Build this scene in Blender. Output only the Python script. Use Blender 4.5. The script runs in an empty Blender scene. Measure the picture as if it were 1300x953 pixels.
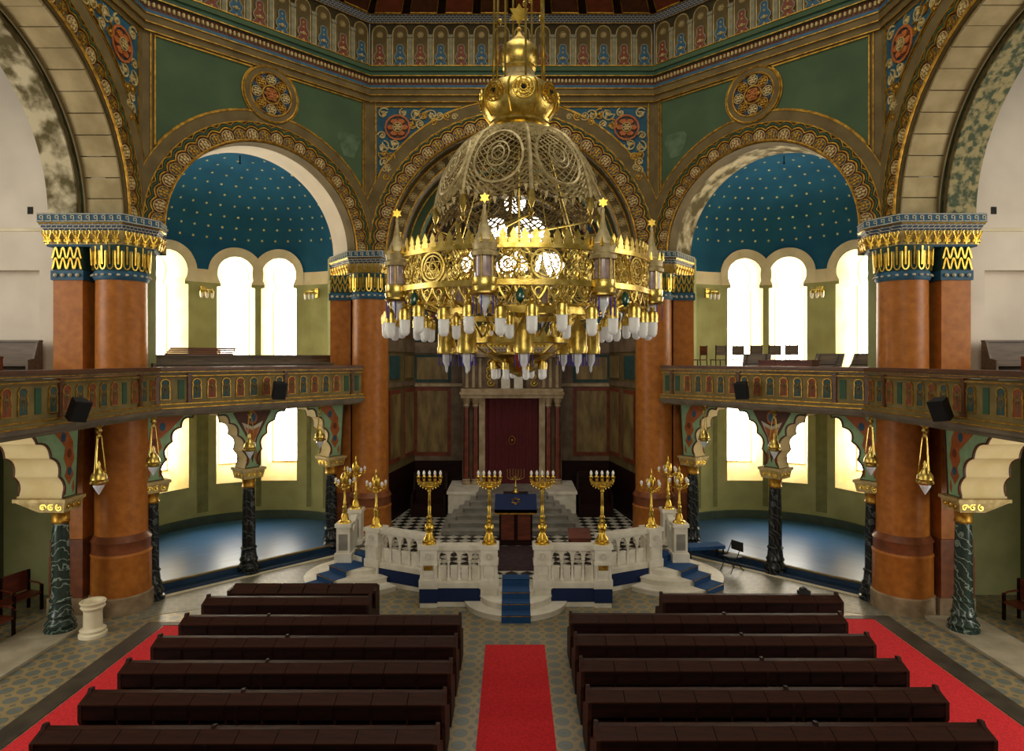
import bpy, bmesh, math, random
from mathutils import Vector, Matrix
random.seed(7)
PI = math.pi
def R(d): return math.radians(d)
sc = bpy.context.scene
col = sc.collection

# ------------------------------------------------------------------ camera, world, lights, exposure
F_PX = 829.0
EYE = 6.5
cam_d = bpy.data.cameras.new('camera'); cam = bpy.data.objects.new('camera', cam_d); col.objects.link(cam)
cam_d.sensor_width = 36; cam_d.lens = 36 * F_PX / 1300
cam_d.shift_y = -21.5 / 1300
cam_d.clip_end = 200
cam.location = (0, 0, EYE); cam.rotation_euler = (PI / 2, 0, 0)
sc.camera = cam

WORLD_STRENGTH = 0.15
wd = bpy.data.worlds.new('world'); sc.world = wd; wd.use_nodes = True
bg = wd.node_tree.nodes['Background']; bg.inputs[0].default_value = (1.0, 0.90, 0.74, 1); bg.inputs[1].default_value = WORLD_STRENGTH

def area(name, loc, rot, sx, sy, power, color):
    l = bpy.data.lights.new(name, 'AREA'); l.shape = 'RECTANGLE'; l.size = sx; l.size_y = sy; l.energy = power; l.color = color
    o = bpy.data.objects.new(name, l); col.objects.link(o); o.location = loc; o.rotation_euler = rot
    return o
# daylight of the dome's drum windows, above the frame, and an added fill light behind the camera
area('drum_daylight', (0, 12.8, 25.0), (0, 0, 0), 12, 12, 900, (1.0, 0.93, 0.80))
area('rear_fill', (0, -3.0, 12.5), (R(78), 0, 0), 9, 5, 560, (1.0, 0.90, 0.70))
# daylight of the outer windows of the two side galleries, out of the frame to the left and right
area('side_gallery_daylight', (-17.5, 11.5, 9.0), (0, R(-90), 0), 5, 6, 430, (1.0, 0.92, 0.80))
area('side_gallery_daylight', (17.5, 11.5, 9.0), (0, R(90), 0), 5, 6, 430, (1.0, 0.92, 0.80))
# fill lights added to brighten the aisles under the galleries, out of the frame on both sides
area('aisle_fill', (-14.3, 9.5, 2.9), (0, R(-90), 0), 3, 5, 260, (1.0, 0.95, 0.85))
area('aisle_fill', (14.3, 9.5, 2.9), (0, R(90), 0), 3, 5, 300, (1.0, 0.95, 0.85))
PANE_STRENGTH = 8.5

vs = sc.view_settings
vs.view_transform = 'Standard'; vs.look = 'None'; vs.gamma = 1.0; vs.exposure = 0.5
try: vs.use_curve_mapping = False
except Exception: pass
sc.display_settings.display_device = 'sRGB'

# ------------------------------------------------------------------ mesh builder
class MB:
    def __init__(s): s.v = []; s.f = []
    def add(s, vs, fs):
        b = len(s.v); s.v += [tuple(p) for p in vs]; s.f += [tuple(b + i for i in q) for q in fs]; return s
    def box(s, x0, x1, y0, y1, z0, z1):
        return s.add([(x0,y0,z0),(x1,y0,z0),(x1,y1,z0),(x0,y1,z0),(x0,y0,z1),(x1,y0,z1),(x1,y1,z1),(x0,y1,z1)],
                     [(0,3,2,1),(4,5,6,7),(0,1,5,4),(1,2,6,5),(2,3,7,6),(3,0,4,7)])
    def quad(s, a, b, c, d): return s.add([a,b,c,d], [(0,1,2,3)])
    def prism(s, poly, a, b, plane='xz'):
        # poly in (u,w): plane xz -> extruded along y from a to b; xy -> along z; yz -> along x
        def P(u, w, k): return (u,k,w) if plane == 'xz' else ((u,w,k) if plane == 'xy' else (k,u,w))
        n = len(poly)
        s.add([P(u,w,a) for u,w in poly] + [P(u,w,b) for u,w in poly],
              [tuple(range(n))[::-1], tuple(range(n, 2*n))] + [(i,(i+1)%n,n+(i+1)%n,n+i) for i in range(n)])
        return s
    def lathe(s, prof, seg=20, c=(0,0), a0=0, a1=2*PI, cap=True):
        full = abs(a1 - a0 - 2*PI) < 1e-6
        m = seg if full else seg + 1
        vs = [(c[0] + r*math.cos(a0+(a1-a0)*j/seg), c[1] + r*math.sin(a0+(a1-a0)*j/seg), z) for r, z in prof for j in range(m)]
        fs = []
        for i in range(len(prof)-1):
            for j in range(seg):
                k = (j+1) % m
                fs.append((i*m+j, i*m+k, (i+1)*m+k, (i+1)*m+j))
        if cap and full:
            if prof[0][0] > 1e-4: fs.append(tuple(range(m))[::-1])
            if prof[-1][0] > 1e-4: fs.append(tuple((len(prof)-1)*m + j for j in range(m)))
        return s.add(vs, fs)
    def tube(s, path, r, seg=6, closed=False, taper=None):
        pts = [Vector(p) for p in path]; n = len(pts); vs = []; up0 = None
        for i, p in enumerate(pts):
            if closed: t = pts[(i+1)%n] - pts[i-1]
            else: t = pts[min(i+1,n-1)] - pts[max(i-1,0)]
            if t.length < 1e-9: t = Vector((0,0,1))
            t.normalize()
            if up0 is None:
                up0 = Vector((0,1,0)) if abs(t.y) < .9 else Vector((1,0,0))
            x = up0 - t * up0.dot(t)
            if x.length < 1e-6: x = t.orthogonal()
            x.normalize(); y = t.cross(x); up0 = x
            rr = r if taper is None else r + (taper - r) * i / (n-1)
            for j in range(seg):
                a = 2*PI*j/seg + PI/seg
                vs.append(p + x*(rr*math.cos(a)) + y*(rr*math.sin(a)))
        fs = []
        for i in range(n if closed else n-1):
            for j in range(seg):
                a, b = i*seg, ((i+1)%n)*seg
                fs.append((a+j, a+(j+1)%seg, b+(j+1)%seg, b+j))
        if not closed: fs += [tuple(range(seg))[::-1], tuple((n-1)*seg+j for j in range(seg))]
        return s.add(vs, fs)
    def ball(s, c, r, seg=8, rings=6, sz=1):
        prof = [(max(r*math.sin(PI*i/rings), 1e-5), c[2] - r*sz*math.cos(PI*i/rings)) for i in range(rings+1)]
        return s.lathe(prof, seg, (c[0], c[1]), cap=False)
    def ring(s, r0, r1, y0, y1, a0=0, a1=PI, seg=40, c=(0,0)):
        # arch ring standing in the xz plane, with thickness y0..y1
        vs = []
        for j in range(seg+1):
            a = a0 + (a1-a0)*j/seg; ca, sa = math.cos(a), math.sin(a)
            for r, y in ((r0,y0),(r1,y0),(r1,y1),(r0,y1)): vs.append((c[0]+r*ca, y, c[1]+r*sa))
        fs = []
        for j in range(seg):
            for k in range(4): fs.append((4*j+k, 4*j+(k+1)%4, 4*j+4+(k+1)%4, 4*j+4+k))
        fs += [(0,1,2,3), (4*seg+3,4*seg+2,4*seg+1,4*seg)]
        return s.add(vs, fs)
    def mat(s, M):
        s.v = [tuple(M @ Vector(p)) for p in s.v]; return s
    def join(s, o): return s.add(o.v, o.f)
    def mesh(s, name, m, smooth=None):
        me = bpy.data.meshes.new(name); me.from_pydata(s.v, [], s.f)
        bm = bmesh.new(); bm.from_mesh(me); bmesh.ops.recalc_face_normals(bm, faces=bm.faces); bm.to_mesh(me); bm.free()
        me.materials.append(m)
        if smooth:
            me.polygons.foreach_set('use_smooth', [True]*len(me.polygons)); me.set_sharp_from_angle(angle=R(smooth))
        return me

def place(me, name, parent=None, loc=(0,0,0), rz=0, rot=None, scale=None):
    o = bpy.data.objects.new(name, me); col.objects.link(o)
    o.location = loc; o.rotation_euler = rot if rot else (0,0,rz)
    if scale: o.scale = scale
    if parent: o.parent = parent
    return o
def obj(name, mb, m, parent=None, loc=(0,0,0), rz=0, smooth=35):
    return place(mb.mesh(name, m, smooth), name, parent, loc, rz)
def tag(o, label, cat, group=None):
    o['label'] = label; o['category'] = cat
    if group: o['group'] = group
    return o
def thing(name, label, cat, loc=(0,0,0), rz=0, group=None):
    return tag(place(None, name, None, loc, rz), label, cat, group)
def struct(name, mb, m, loc=(0,0,0), rz=0, label=None, smooth=35):
    o = obj(name, mb, m, None, loc, rz, smooth); o['kind'] = 'structure'
    if label: o['label'] = label
    return o
def stuff(o): o['kind'] = 'stuff'; return o
def dup(o, parent=None, **kw):
    c = o.copy(); col.objects.link(c); c.parent = parent
    for k, v in kw.items():
        if k == 'loc': c.location = v
        elif k == 'rz': c.rotation_euler = (0,0,v)
        else: c[k] = v
    for ch in [x for x in o.children]: dup(ch, c)
    return c

# ------------------------------------------------------------------ materials
MATS = {}
def lin(c): return tuple((x/12.92 if x <= .04045 else ((x+.055)/1.055)**2.4) for x in c)
def hexc(h): return lin(tuple(int(h[i:i+2],16)/255 for i in (0,2,4)))
def mat(name, c, rough=.6, metal=0.0, c2=None, scale=4.0, detail=4, bump=0.0, bscale=None, spec=.4, stretch=(1,1,1), lo=.35, hi=.65):
    m = bpy.data.materials.new(name); m.use_nodes = True; nt = m.node_tree; b = nt.nodes['Principled BSDF']
    c = hexc(c); c2 = hexc(c2) if c2 else tuple(x*.82 for x in c)
    tc = nt.nodes.new('ShaderNodeTexCoord'); mp = nt.nodes.new('ShaderNodeMapping'); mp.inputs['Scale'].default_value = stretch
    nt.links.new(tc.outputs['Object'], mp.inputs[0])
    nz = nt.nodes.new('ShaderNodeTexNoise'); nz.inputs['Scale'].default_value = scale; nz.inputs['Detail'].default_value = detail
    nt.links.new(mp.outputs[0], nz.inputs['Vector'])
    cr = nt.nodes.new('ShaderNodeValToRGB'); cr.color_ramp.elements[0].position = lo; cr.color_ramp.elements[1].position = hi
    cr.color_ramp.elements[0].color = (*c2,1); cr.color_ramp.elements[1].color = (*c,1)
    nt.links.new(nz.outputs['Fac'], cr.inputs[0]); nt.links.new(cr.outputs[0], b.inputs['Base Color'])
    b.inputs['Roughness'].default_value = rough; b.inputs['Metallic'].default_value = metal; b.inputs['Specular IOR Level'].default_value = spec
    if bump:
        n2 = nt.nodes.new('ShaderNodeTexNoise'); n2.inputs['Scale'].default_value = bscale or scale*6; n2.inputs['Detail'].default_value = 3
        nt.links.new(mp.outputs[0], n2.inputs['Vector'])
        bp = nt.nodes.new('ShaderNodeBump'); bp.inputs['Strength'].default_value = bump; bp.inputs['Distance'].default_value = .02
        nt.links.new(n2.outputs['Fac'], bp.inputs['Height']); nt.links.new(bp.outputs[0], b.inputs['Normal'])
    MATS[name] = m; return m
def emis(name, c, s):
    m = bpy.data.materials.new(name); m.use_nodes = True; nt = m.node_tree; b = nt.nodes['Principled BSDF']
    b.inputs['Base Color'].default_value = (*c,1); b.inputs['Emission Color'].default_value = (*c,1); b.inputs['Emission Strength'].default_value = s
    b.inputs['Roughness'].default_value = .3
    nz = nt.nodes.new('ShaderNodeTexNoise'); nz.inputs['Scale'].default_value = 1.5
    mr = nt.nodes.new('ShaderNodeMapRange'); mr.inputs['To Min'].default_value = s*.85; mr.inputs['To Max'].default_value = s*1.15
    tc = nt.nodes.new('ShaderNodeTexCoord'); nt.links.new(tc.outputs['Object'], nz.inputs['Vector'])
    nt.links.new(nz.outputs['Fac'], mr.inputs['Value']); nt.links.new(mr.outputs[0], b.inputs['Emission Strength'])
    MATS[name] = m; return m
def tiles(name, ca, cb, cc, size, rough=.35):
    # round medallion tiles on a square grid with small lozenges at the corners
    m = mat(name, ca, rough, scale=2, bump=.03); nt = m.node_tree; b = nt.nodes['Principled BSDF']
    tc = nt.nodes.new('ShaderNodeTexCoord'); mp = nt.nodes.new('ShaderNodeMapping'); mp.inputs['Scale'].default_value = (1/size,1/size,1)
    nt.links.new(tc.outputs['Object'], mp.inputs[0])
    fr = nt.nodes.new('ShaderNodeVectorMath'); fr.operation = 'FRACTION'; nt.links.new(mp.outputs[0], fr.inputs[0])
    sb = nt.nodes.new('ShaderNodeVectorMath'); sb.operation = 'SUBTRACT'; sb.inputs[1].default_value = (.5,.5,0); nt.links.new(fr.outputs[0], sb.inputs[0])
    ml = nt.nodes.new('ShaderNodeVectorMath'); ml.operation = 'MULTIPLY'; ml.inputs[1].default_value = (1,1,0); nt.links.new(sb.outputs[0], ml.inputs[0])
    ln = nt.nodes.new('ShaderNodeVectorMath'); ln.operation = 'LENGTH'; nt.links.new(ml.outputs[0], ln.inputs[0])
    cr = nt.nodes.new('ShaderNodeValToRGB'); cr.color_ramp.interpolation = 'CONSTANT'
    el = cr.color_ramp.elements; A, B, C = hexc(ca), hexc(cb), hexc(cc)
    el[0].position = 0; el[0].color = (*C,1); el[1].position = .1; el[1].color = (*B,1)
    for p, q in ((.30,C),(.36,A),(.58,C),(.64,B)):
        e = el.new(p); e.color = (*q,1)
    nt.links.new(ln.outputs['Value'], cr.inputs[0])
    mx = nt.nodes.new('ShaderNodeMix'); mx.data_type = 'RGBA'; mx.blend_type = 'MULTIPLY'; mx.inputs[0].default_value = .5
    old = b.inputs['Base Color'].links[0].from_socket
    nt.links.new(cr.outputs[0], mx.inputs[6]); 
    nz = nt.nodes.new('ShaderNodeTexNoise'); nz.inputs['Scale'].default_value = 1.3; nz.inputs['Detail'].default_value = 5; nt.links.new(tc.outputs['Object'], nz.inputs['Vector'])
    nt.links.new(nz.outputs['Fac'], mx.inputs[7]); nt.links.new(mx.outputs[2], b.inputs['Base Color'])
    return m
def checker(name, ca, cb, scale, rough=.3, rot=0):
    m = mat(name, ca, rough); nt = m.node_tree; b = nt.nodes['Principled BSDF']
    ck = nt.nodes.new('ShaderNodeTexChecker'); ck.inputs['Scale'].default_value = scale
    ck.inputs[1].default_value = (*hexc(ca),1); ck.inputs[2].default_value = (*hexc(cb),1)
    tc = nt.nodes.new('ShaderNodeTexCoord'); mp = nt.nodes.new('ShaderNodeMapping'); mp.inputs['Rotation'].default_value = (0,0,rot); mp.inputs['Location'].default_value = (.01,.01,.013)
    nt.links.new(tc.outputs['Object'], mp.inputs[0]); nt.links.new(mp.outputs[0], ck.inputs[0]); nt.links.new(ck.outputs[0], b.inputs['Base Color'])
    return m
def veined(name, c, v, scale=3, rough=.25, lo=.5, hi=.56):
    m = mat(name, c, rough); nt = m.node_tree; b = nt.nodes['Principled BSDF']
    tc = nt.nodes.new('ShaderNodeTexCoord')
    wv = nt.nodes.new('ShaderNodeTexWave'); wv.inputs['Scale'].default_value = scale; wv.inputs['Distortion'].default_value = 14; wv.inputs['Detail'].default_value = 4; wv.bands_direction = 'DIAGONAL'
    nt.links.new(tc.outputs['Object'], wv.inputs['Vector'])
    cr = nt.nodes.new('ShaderNodeValToRGB'); el = cr.color_ramp.elements; el[0].position = lo+.36; el[1].position = 1
    C, V = hexc(c), hexc(v); el[0].color = (*C,1); el[1].color = (*V,1)
    e = el.new(0); e.color = (*[x*1.4 for x in C],1)
    nt.links.new(wv.outputs['Fac'], cr.inputs[0]); nt.links.new(cr.outputs[0], b.inputs['Base Color'])
    return m
def keyband(name, ca, cb, sc_):
    m = mat(name, ca, .6); nt = m.node_tree; b = nt.nodes['Principled BSDF']
    br = nt.nodes.new('ShaderNodeTexBrick'); br.inputs['Color1'].default_value = (*hexc(ca),1); br.inputs['Color2'].default_value = (*[x*.7 for x in hexc(ca)],1); br.inputs['Mortar'].default_value = (*hexc(cb),1)
    br.inputs['Scale'].default_value = sc_; br.inputs['Mortar Size'].default_value = .03; br.inputs['Row Height'].default_value = .28; br.inputs['Brick Width'].default_value = .55
    tc = nt.nodes.new('ShaderNodeTexCoord')
    sx = nt.nodes.new('ShaderNodeSeparateXYZ'); cx = nt.nodes.new('ShaderNodeCombineXYZ'); ad = nt.nodes.new('ShaderNodeMath'); ad.operation = 'ADD'
    nt.links.new(tc.outputs['Object'], sx.inputs[0]); nt.links.new(sx.outputs[0], ad.inputs[0]); nt.links.new(sx.outputs[1], ad.inputs[1])
    nt.links.new(ad.outputs[0], cx.inputs[0]); nt.links.new(sx.outputs[2], cx.inputs[1]); nt.links.new(cx.outputs[0], br.inputs['Vector'])
    nt.links.new(br.outputs['Color'], b.inputs['Base Color'])
    return m

M = MATS
mat('gold', 'EACB62', .3, 1.0, 'C29A38', 6, bump=.12, bscale=40)
mat('brass', 'DEC470', .28, 1.0, 'B09440', 7, bump=.15, bscale=50)
mat('lace_brass', 'C0B084', .5, .5, '98875C', 8)
mat('gilt_paint', 'C89A3C', .42, .75, '8A6420', 8)
mat('olive', '6E5C34', .75, 0, '584926', 1.6, bump=.06)
mat('olive_dark', '4A4024', .75, 0, '383018', 2)
mat('green_plaster', '455A3C', .85, 0, '3A4E34', .9, bump=.05)
mat('green_stain', '5C6E54', .9, 0, '42563A', 3.0, detail=8)
mat('green_line', '2E5238', .6, 0, '24422C', 3)
mat('apse_green', 'A0A474', .8, 0, '8F9364', 1.2, bump=.05)
mat('apse_dark', '4E5634', .75, 0, '3E4628', 2)
mat('cream', 'E6DCC0', .75, 0, 'D4C8A6', 1.5, bump=.04)
mat('reveal_cream', 'EBD9A8', .75, 0, 'DDC890', 1.5)
mat('white_plaster', 'E2D8C8', .85, 0, 'D2C8B8', .7, bump=.05)
mat('decay', 'C9BD9C', .9, 0, '5E5432', 2.2, detail=9, bump=.25, lo=.42, hi=.6)
mat('decay_paint', 'A0946A', .9, 0, '4A5540', 6, detail=8, bump=.2, lo=.42, hi=.58)
mat('voussoir', 'BBA980', .85, 0, '9C8B62', 1.5, detail=7, bump=.12)
mat('dome_blue', '265F80', .9, 0, '205474', .9, bump=.04, spec=.1)
mat('star_gilt', 'F2E2A0', .5, 0, 'E0CC80', 5)
mat('skirting_paint', '3E5048', .5, 0, '34443E', 3)
mat('border_paint', '767A50', .8, 0, '686C44', 4)
mat('panel_blue', '1C5064', .65, 0, '164254', 3)
mat('paint_blue', '2A5C78', .6, 0, '204A64', 4)
mat('frieze_white', '8E8A70', .7, 0, '767258', 5)
mat('paint_red', '7E3C22', .6, 0, '683018', 4)
mat('paint_orange', 'B0622C', .6, 0, '96501F', 4)
mat('paint_white', 'C9C4B0', .65, 0, 'AFA890', 6)
mat('paint_teal', '2A4A48', .6, 0, '1E3A3A', 5)
mat('paint_mint', '9ABC92', .65, 0, '84A87E', 3)
mat('paint_brown', '5A3018', .6, 0, '44220E', 4)
mat('scroll_cream', 'C6B27C', .55, .2, 'A08850', 6)
mat('column_red', 'B47030', .38, 0, '985A22', 5.5, detail=9, bump=.02, lo=.3, hi=.7, spec=.25)
mat('column_dark', '824A2A', .4, 0, '663820', 4, detail=8)
mat('plinth_stone', 'A08A6C', .8, 0, '7E6A50', 3, bump=.2)
veined('marble_green', '22302A', '7C8C80', 2.6, .25)
veined('marble_black', '141718', '4A5050', 2.6, .25)
mat('marble_white', 'E2DCCC', .4, 0, 'CAC3B2', 2.5, detail=8, bump=.02)
mat('marble_grey', '8E8A80', .45, 0, '757168', 2.5, detail=8)
mat('marble_beige', 'B8A484', .4, 0, '947E5E', 3, detail=8)
mat('marble_panel', '8A7448', .3, 0, '5E4C2C', 1.6, detail=8, stretch=(2.5,1,.7))
mat('marble_brown', '7A6650', .4, 0, '5C4A38', 2.5, detail=8)
mat('marble_red', '7C3A26', .3, 0, '5A2818', 4, detail=8)
mat('wood_dark', '240D07', .55, 0, '140704', 3, spec=.15, stretch=(.6,4,4), bump=.05)
mat('wood_mid', '36190C', .55, 0, '241008', 3, spec=.2, stretch=(.6,4,4), bump=.05)
mat('wood_red', '6E3420', .42, 0, '4E2416', 3, stretch=(.6,4,4))
mat('gallery_wood', '6A5A48', .5, 0, '54473A', 3, stretch=(.6,4,4))
mat('rail_brown', '5E3A22', .4, 0, '482A18', 3)
mat('parapet_olive', '7A6838', .6, 0, '65562C', 2.5)
mat('parapet_grey', '6A5E4C', .6, 0, '54493A', 2.5)
mat('carpet_red', 'DC262C', .95, 0, 'BC181F', 30, bump=.3, bscale=200)
mat('carpet_blue', '1C4876', .95, 0, '163C66', 30, bump=.3, bscale=200)
mat('cloth_navy', '10244E', .9, 0, '0C1C40', 20)
mat('rug', '3A2026', .95, 0, '1E1216', 6, detail=6)
mat('blue_floor', '2E5C8E', .34, 0, '264E7C', 1.2, stretch=(1,6,1), bump=.02)
mat('blue_edge', '173450', .4, 0, '122A42', 2)
mat('curtain_red', '5A0E14', .7, 0, '480A10', 3, stretch=(6,1,1))
mat('crystal', 'DCE0E6', .08, 0, 'C4CCD6', 8, spec=.8)
mat('milk_glass', 'EFEDE6', .12, 0, 'DAD8D2', 8, spec=.7)
mat('pink_glass', 'A89490', .1, 0, '88787C', 8, spec=.7)
mat('bead_violet', '3A2C9A', .15, 0, '2A1E78', 8, spec=.8)
mat('emerald', '0E4A3A', .1, 0, '0A382C', 8, spec=.8)
mat('black_box', '0C0D10', .6, 0, '08090B', 8)
mat('black_mesh', '08090A', .85, 0, '0E0F12', 90)
mat('iron', '1C1A18', .5, .6, '141210', 8)
mat('floor_dark', '4A4236', .5, 0, '362F26', 2)
mat('floor_stone', 'B4AA92', .45, 0, '988E78', 1.8, detail=8, bump=.05)
tiles('floor_tiles', 'A4926C', '74807E', '857654', .36)
tiles('floor_plain', '87816F', '77756A', '6C685A', .3, .42)
checker('bema_checker', '20201E', 'B4AE9E', 3.3, .3, R(45))
keyband('key_blue', '2A5E8C', 'D8D2BE', 5.0)
keyband('key_dark', '3A4E66', 'C8C2AE', 4.0)
emis('daylit_glass', (1.0, .96, .86), PANE_STRENGTH)
emis('lamp_glass', (.62, .61, .57), .1)

# ------------------------------------------------------------------ layout numbers (metres, camera above the origin, hall axis = +y)
W_BACK, X_SIDE, Y_BACK, Y_SIDE = 5.0, 10.1, 22.95, 17.85
Y_MID = 12.85
Z_SPR, Z_TOP = 10.16, 15.95      # arch springing, wall top under the cornice
Z_GAL = 5.2                      # gallery floor
CB = X_SIDE - .0

# ------------------------------------------------------------------ floor
fl = struct('floor', MB().box(-22, 22, -2, 34, -.3, 0), M['floor_tiles'], label='patterned tile floor of the hall')
for s in (-1, 1):
    sd = 'left' if s < 0 else 'right'
    # grey tiled ambulatory in front of the niches, dark carpet edging, stone step under the columns
    p = [(s*5.2,18.2),(s*8.9,16.6),(s*9.3,16.2),(s*9.9,17.6),(s*5.6,22.9),(s*5.1,22.9),(s*5.0,19.5)]
    obj('stone_paving', MB().prism(p, 0, .006, 'xy'), M['floor_plain'], fl)
    e = 8.5 if s < 0 else 9.05
    obj('dark_strip', MB().box(min(s*(e+.0),s*(e+.45)), max(s*e,s*(e+.45)), 6, 15.9 if s < 0 else 16.3, 0, .012), M['floor_dark'], fl)
    obj('dark_strip', MB().box(min(s*6.4,s*(e+.45)), max(s*6.4,s*(e+.45)), 15.9 if s < 0 else 16.3, 16.1 if s < 0 else 16.5, 0, .012), M['floor_dark'], fl)
    for k in range(8):
        y0 = 6 + k*1.3
        obj('stone_slab', MB().box(min(s*10.35,s*11.6), max(s*10.35,s*11.6), y0, y0+1.28, 0, .06), M['floor_stone'], fl)

# ------------------------------------------------------------------ wall bays with their arches
def arch_plate(half, r, ztop, zc, n0, n1, seg=48):
    mb = MB()
    corner = math.atan2(ztop-zc, half)
    angs = sorted(set([PI*j/seg for j in range(seg+1)] + [corner, PI-corner]))
    inn, out = [], []
    for a in angs:
        ca, sa = math.cos(a), math.sin(a)
        k = min(half/abs(ca) if abs(ca) > 1e-6 else 1e9, (ztop-zc)/sa if sa > 1e-6 else 1e9)
        inn.append((r*ca, zc+r*sa)); out.append((k*ca, zc+k*sa))
    for n in (n0, n1):
        b = [(x,n,z) for x,z in inn] + [(x,n,z) for x,z in out]; m = len(inn)
        mb.add(b, [(i,i+1,m+i+1,m+i) for i in range(m-1)])
    for i in range(len(inn)-1):
        mb.quad((inn[i][0],n0,inn[i][1]),(inn[i+1][0],n0,inn[i+1][1]),(inn[i+1][0],n1,inn[i+1][1]),(inn[i][0],n1,inn[i][1]))
    for sgn in (0, -1):
        mb.quad((inn[sgn][0],n0,zc),(out[sgn][0],n0,zc),(out[sgn][0],n1,zc),(inn[sgn][0],n1,zc))
    return mb

def rosette_mesh(name, r, petals, m):
    mb = MB()
    mb.ring(r*.86, r, -.03, 0, 0, 2*PI, 14)
    for k in range(petals):
        a = 2*PI*k/petals
        c = (r*.5*math.cos(a), r*.5*math.sin(a)); pr = r*.25
        pts = [(c[0]+pr*math.cos(b+a)*(1.25 if abs(math.cos(b))>.5 else 1), c[1]+pr*.8*math.sin(b+a)) for b in [2*PI*i/6 for i in range(6)]]
        mb.prism(pts, -.04, 0)
    mb.prism([(r*.2*math.cos(2*PI*i/8), r*.2*math.sin(2*PI*i/8)) for i in range(8)], -.06, 0)
    return mb.mesh(name, m, None)
ROS = {}
def rosette(r, m):
    k = (round(r,2), m)
    if k not in ROS: ROS[k] = rosette_mesh('rosette', r, 6, M[m])
    return ROS[k]

def scallop_arch(par, rin, rout, lobes, zc=Z_SPR, n=-.02, a0=0, a1=PI):
    obj('arch_band', MB().ring(rin, rout, n, .03, a0, a1, 56, (0,zc)), M['paint_brown'], par)
    for nm, off, mtl, rr in (('scallop_moulding', .0, 'gilt_paint', .028), ('scallop_line', .075, 'green_line', .026), ('scallop_edge', .14, 'gilt_paint', .018)):
        path = []
        for j in range(lobes*6+1):
            a = a0 + (a1-a0)*j/(lobes*6)
            rad = rout - .07 + .1*abs(math.sin(lobes*PI*j/(lobes*6))) + off
            path.append((rad*math.cos(a), n-.03, zc+rad*math.sin(a)))
        obj(nm, MB().tube(path, rr, 4), M[mtl], par)
    pth = [((rin+.02)*math.cos(a), n-.02, zc+(rin+.02)*math.sin(a)) for a in [a0+(a1-a0)*j/56 for j in range(57)]]
    obj('inner_roll', MB().tube(pth, .04, 5), M['gilt_paint'], par)
    mid = (rin+rout)/2 - .02; rr = min((rout-rin)*.46, PI*mid/lobes*.48)
    for k in range(lobes):
        a = a0 + (a1-a0)*(k+.5)/lobes
        place(rosette(rr, ('scroll_cream','gilt_paint')[k%2]), 'rosette', par, (mid*math.cos(a), n, zc+mid*math.sin(a)), rot=(0,-a,0))
        d = MB().prism([(rr*.8*math.cos(2*PI*i/8), rr*.8*math.sin(2*PI*i/8)) for i in range(8)], -.012, 0)
    for k in range(lobes):
        a = a0 + (a1-a0)*(k+.5)/lobes
        key = ('backing', round(rr,2), k%2)
        if key not in ROS:
            ROS[key] = MB().prism([(rr*.84*math.cos(2*PI*i/10), rr*.84*math.sin(2*PI*i/10)) for i in range(10)], -.012, 0).mesh('rosette_ground', M[('paint_red','paint_blue')[k%2]])
        place(ROS[key], 'rosette_ground', par, (mid*math.cos(a), n, zc+mid*math.sin(a)))

def archivolt(par, r0, r1, zc=Z_SPR, a0=0, a1=PI):
    obj('archivolt', MB().ring(r0, r1, -.05, .02, a0, a1, 56, (0,zc)), M['olive'], par)
    for r in (r0, r1):
        obj('gilt_line', MB().tube([(r*math.cos(a), -.05, zc+r*math.sin(a)) for a in [a0+(a1-a0)*j/56 for j in range(57)]], .022, 4), M['gilt_paint'], par)

def scroll(mb, cx, cz, r, a0, turns, n, sgn=1, thick=.028):
    k = 18; path = []
    for i in range(k+1):
        t = i/k; a = a0 + sgn*turns*2*PI*t; rr = r*(1-.8*t)
        path.append((cx+rr*math.cos(a), n, cz+rr*math.sin(a)))
    mb.tube(path, thick, 4, taper=thick*.6)
    e = path[-1]; mb.ball(e, thick*1.7, 6, 4)

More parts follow.
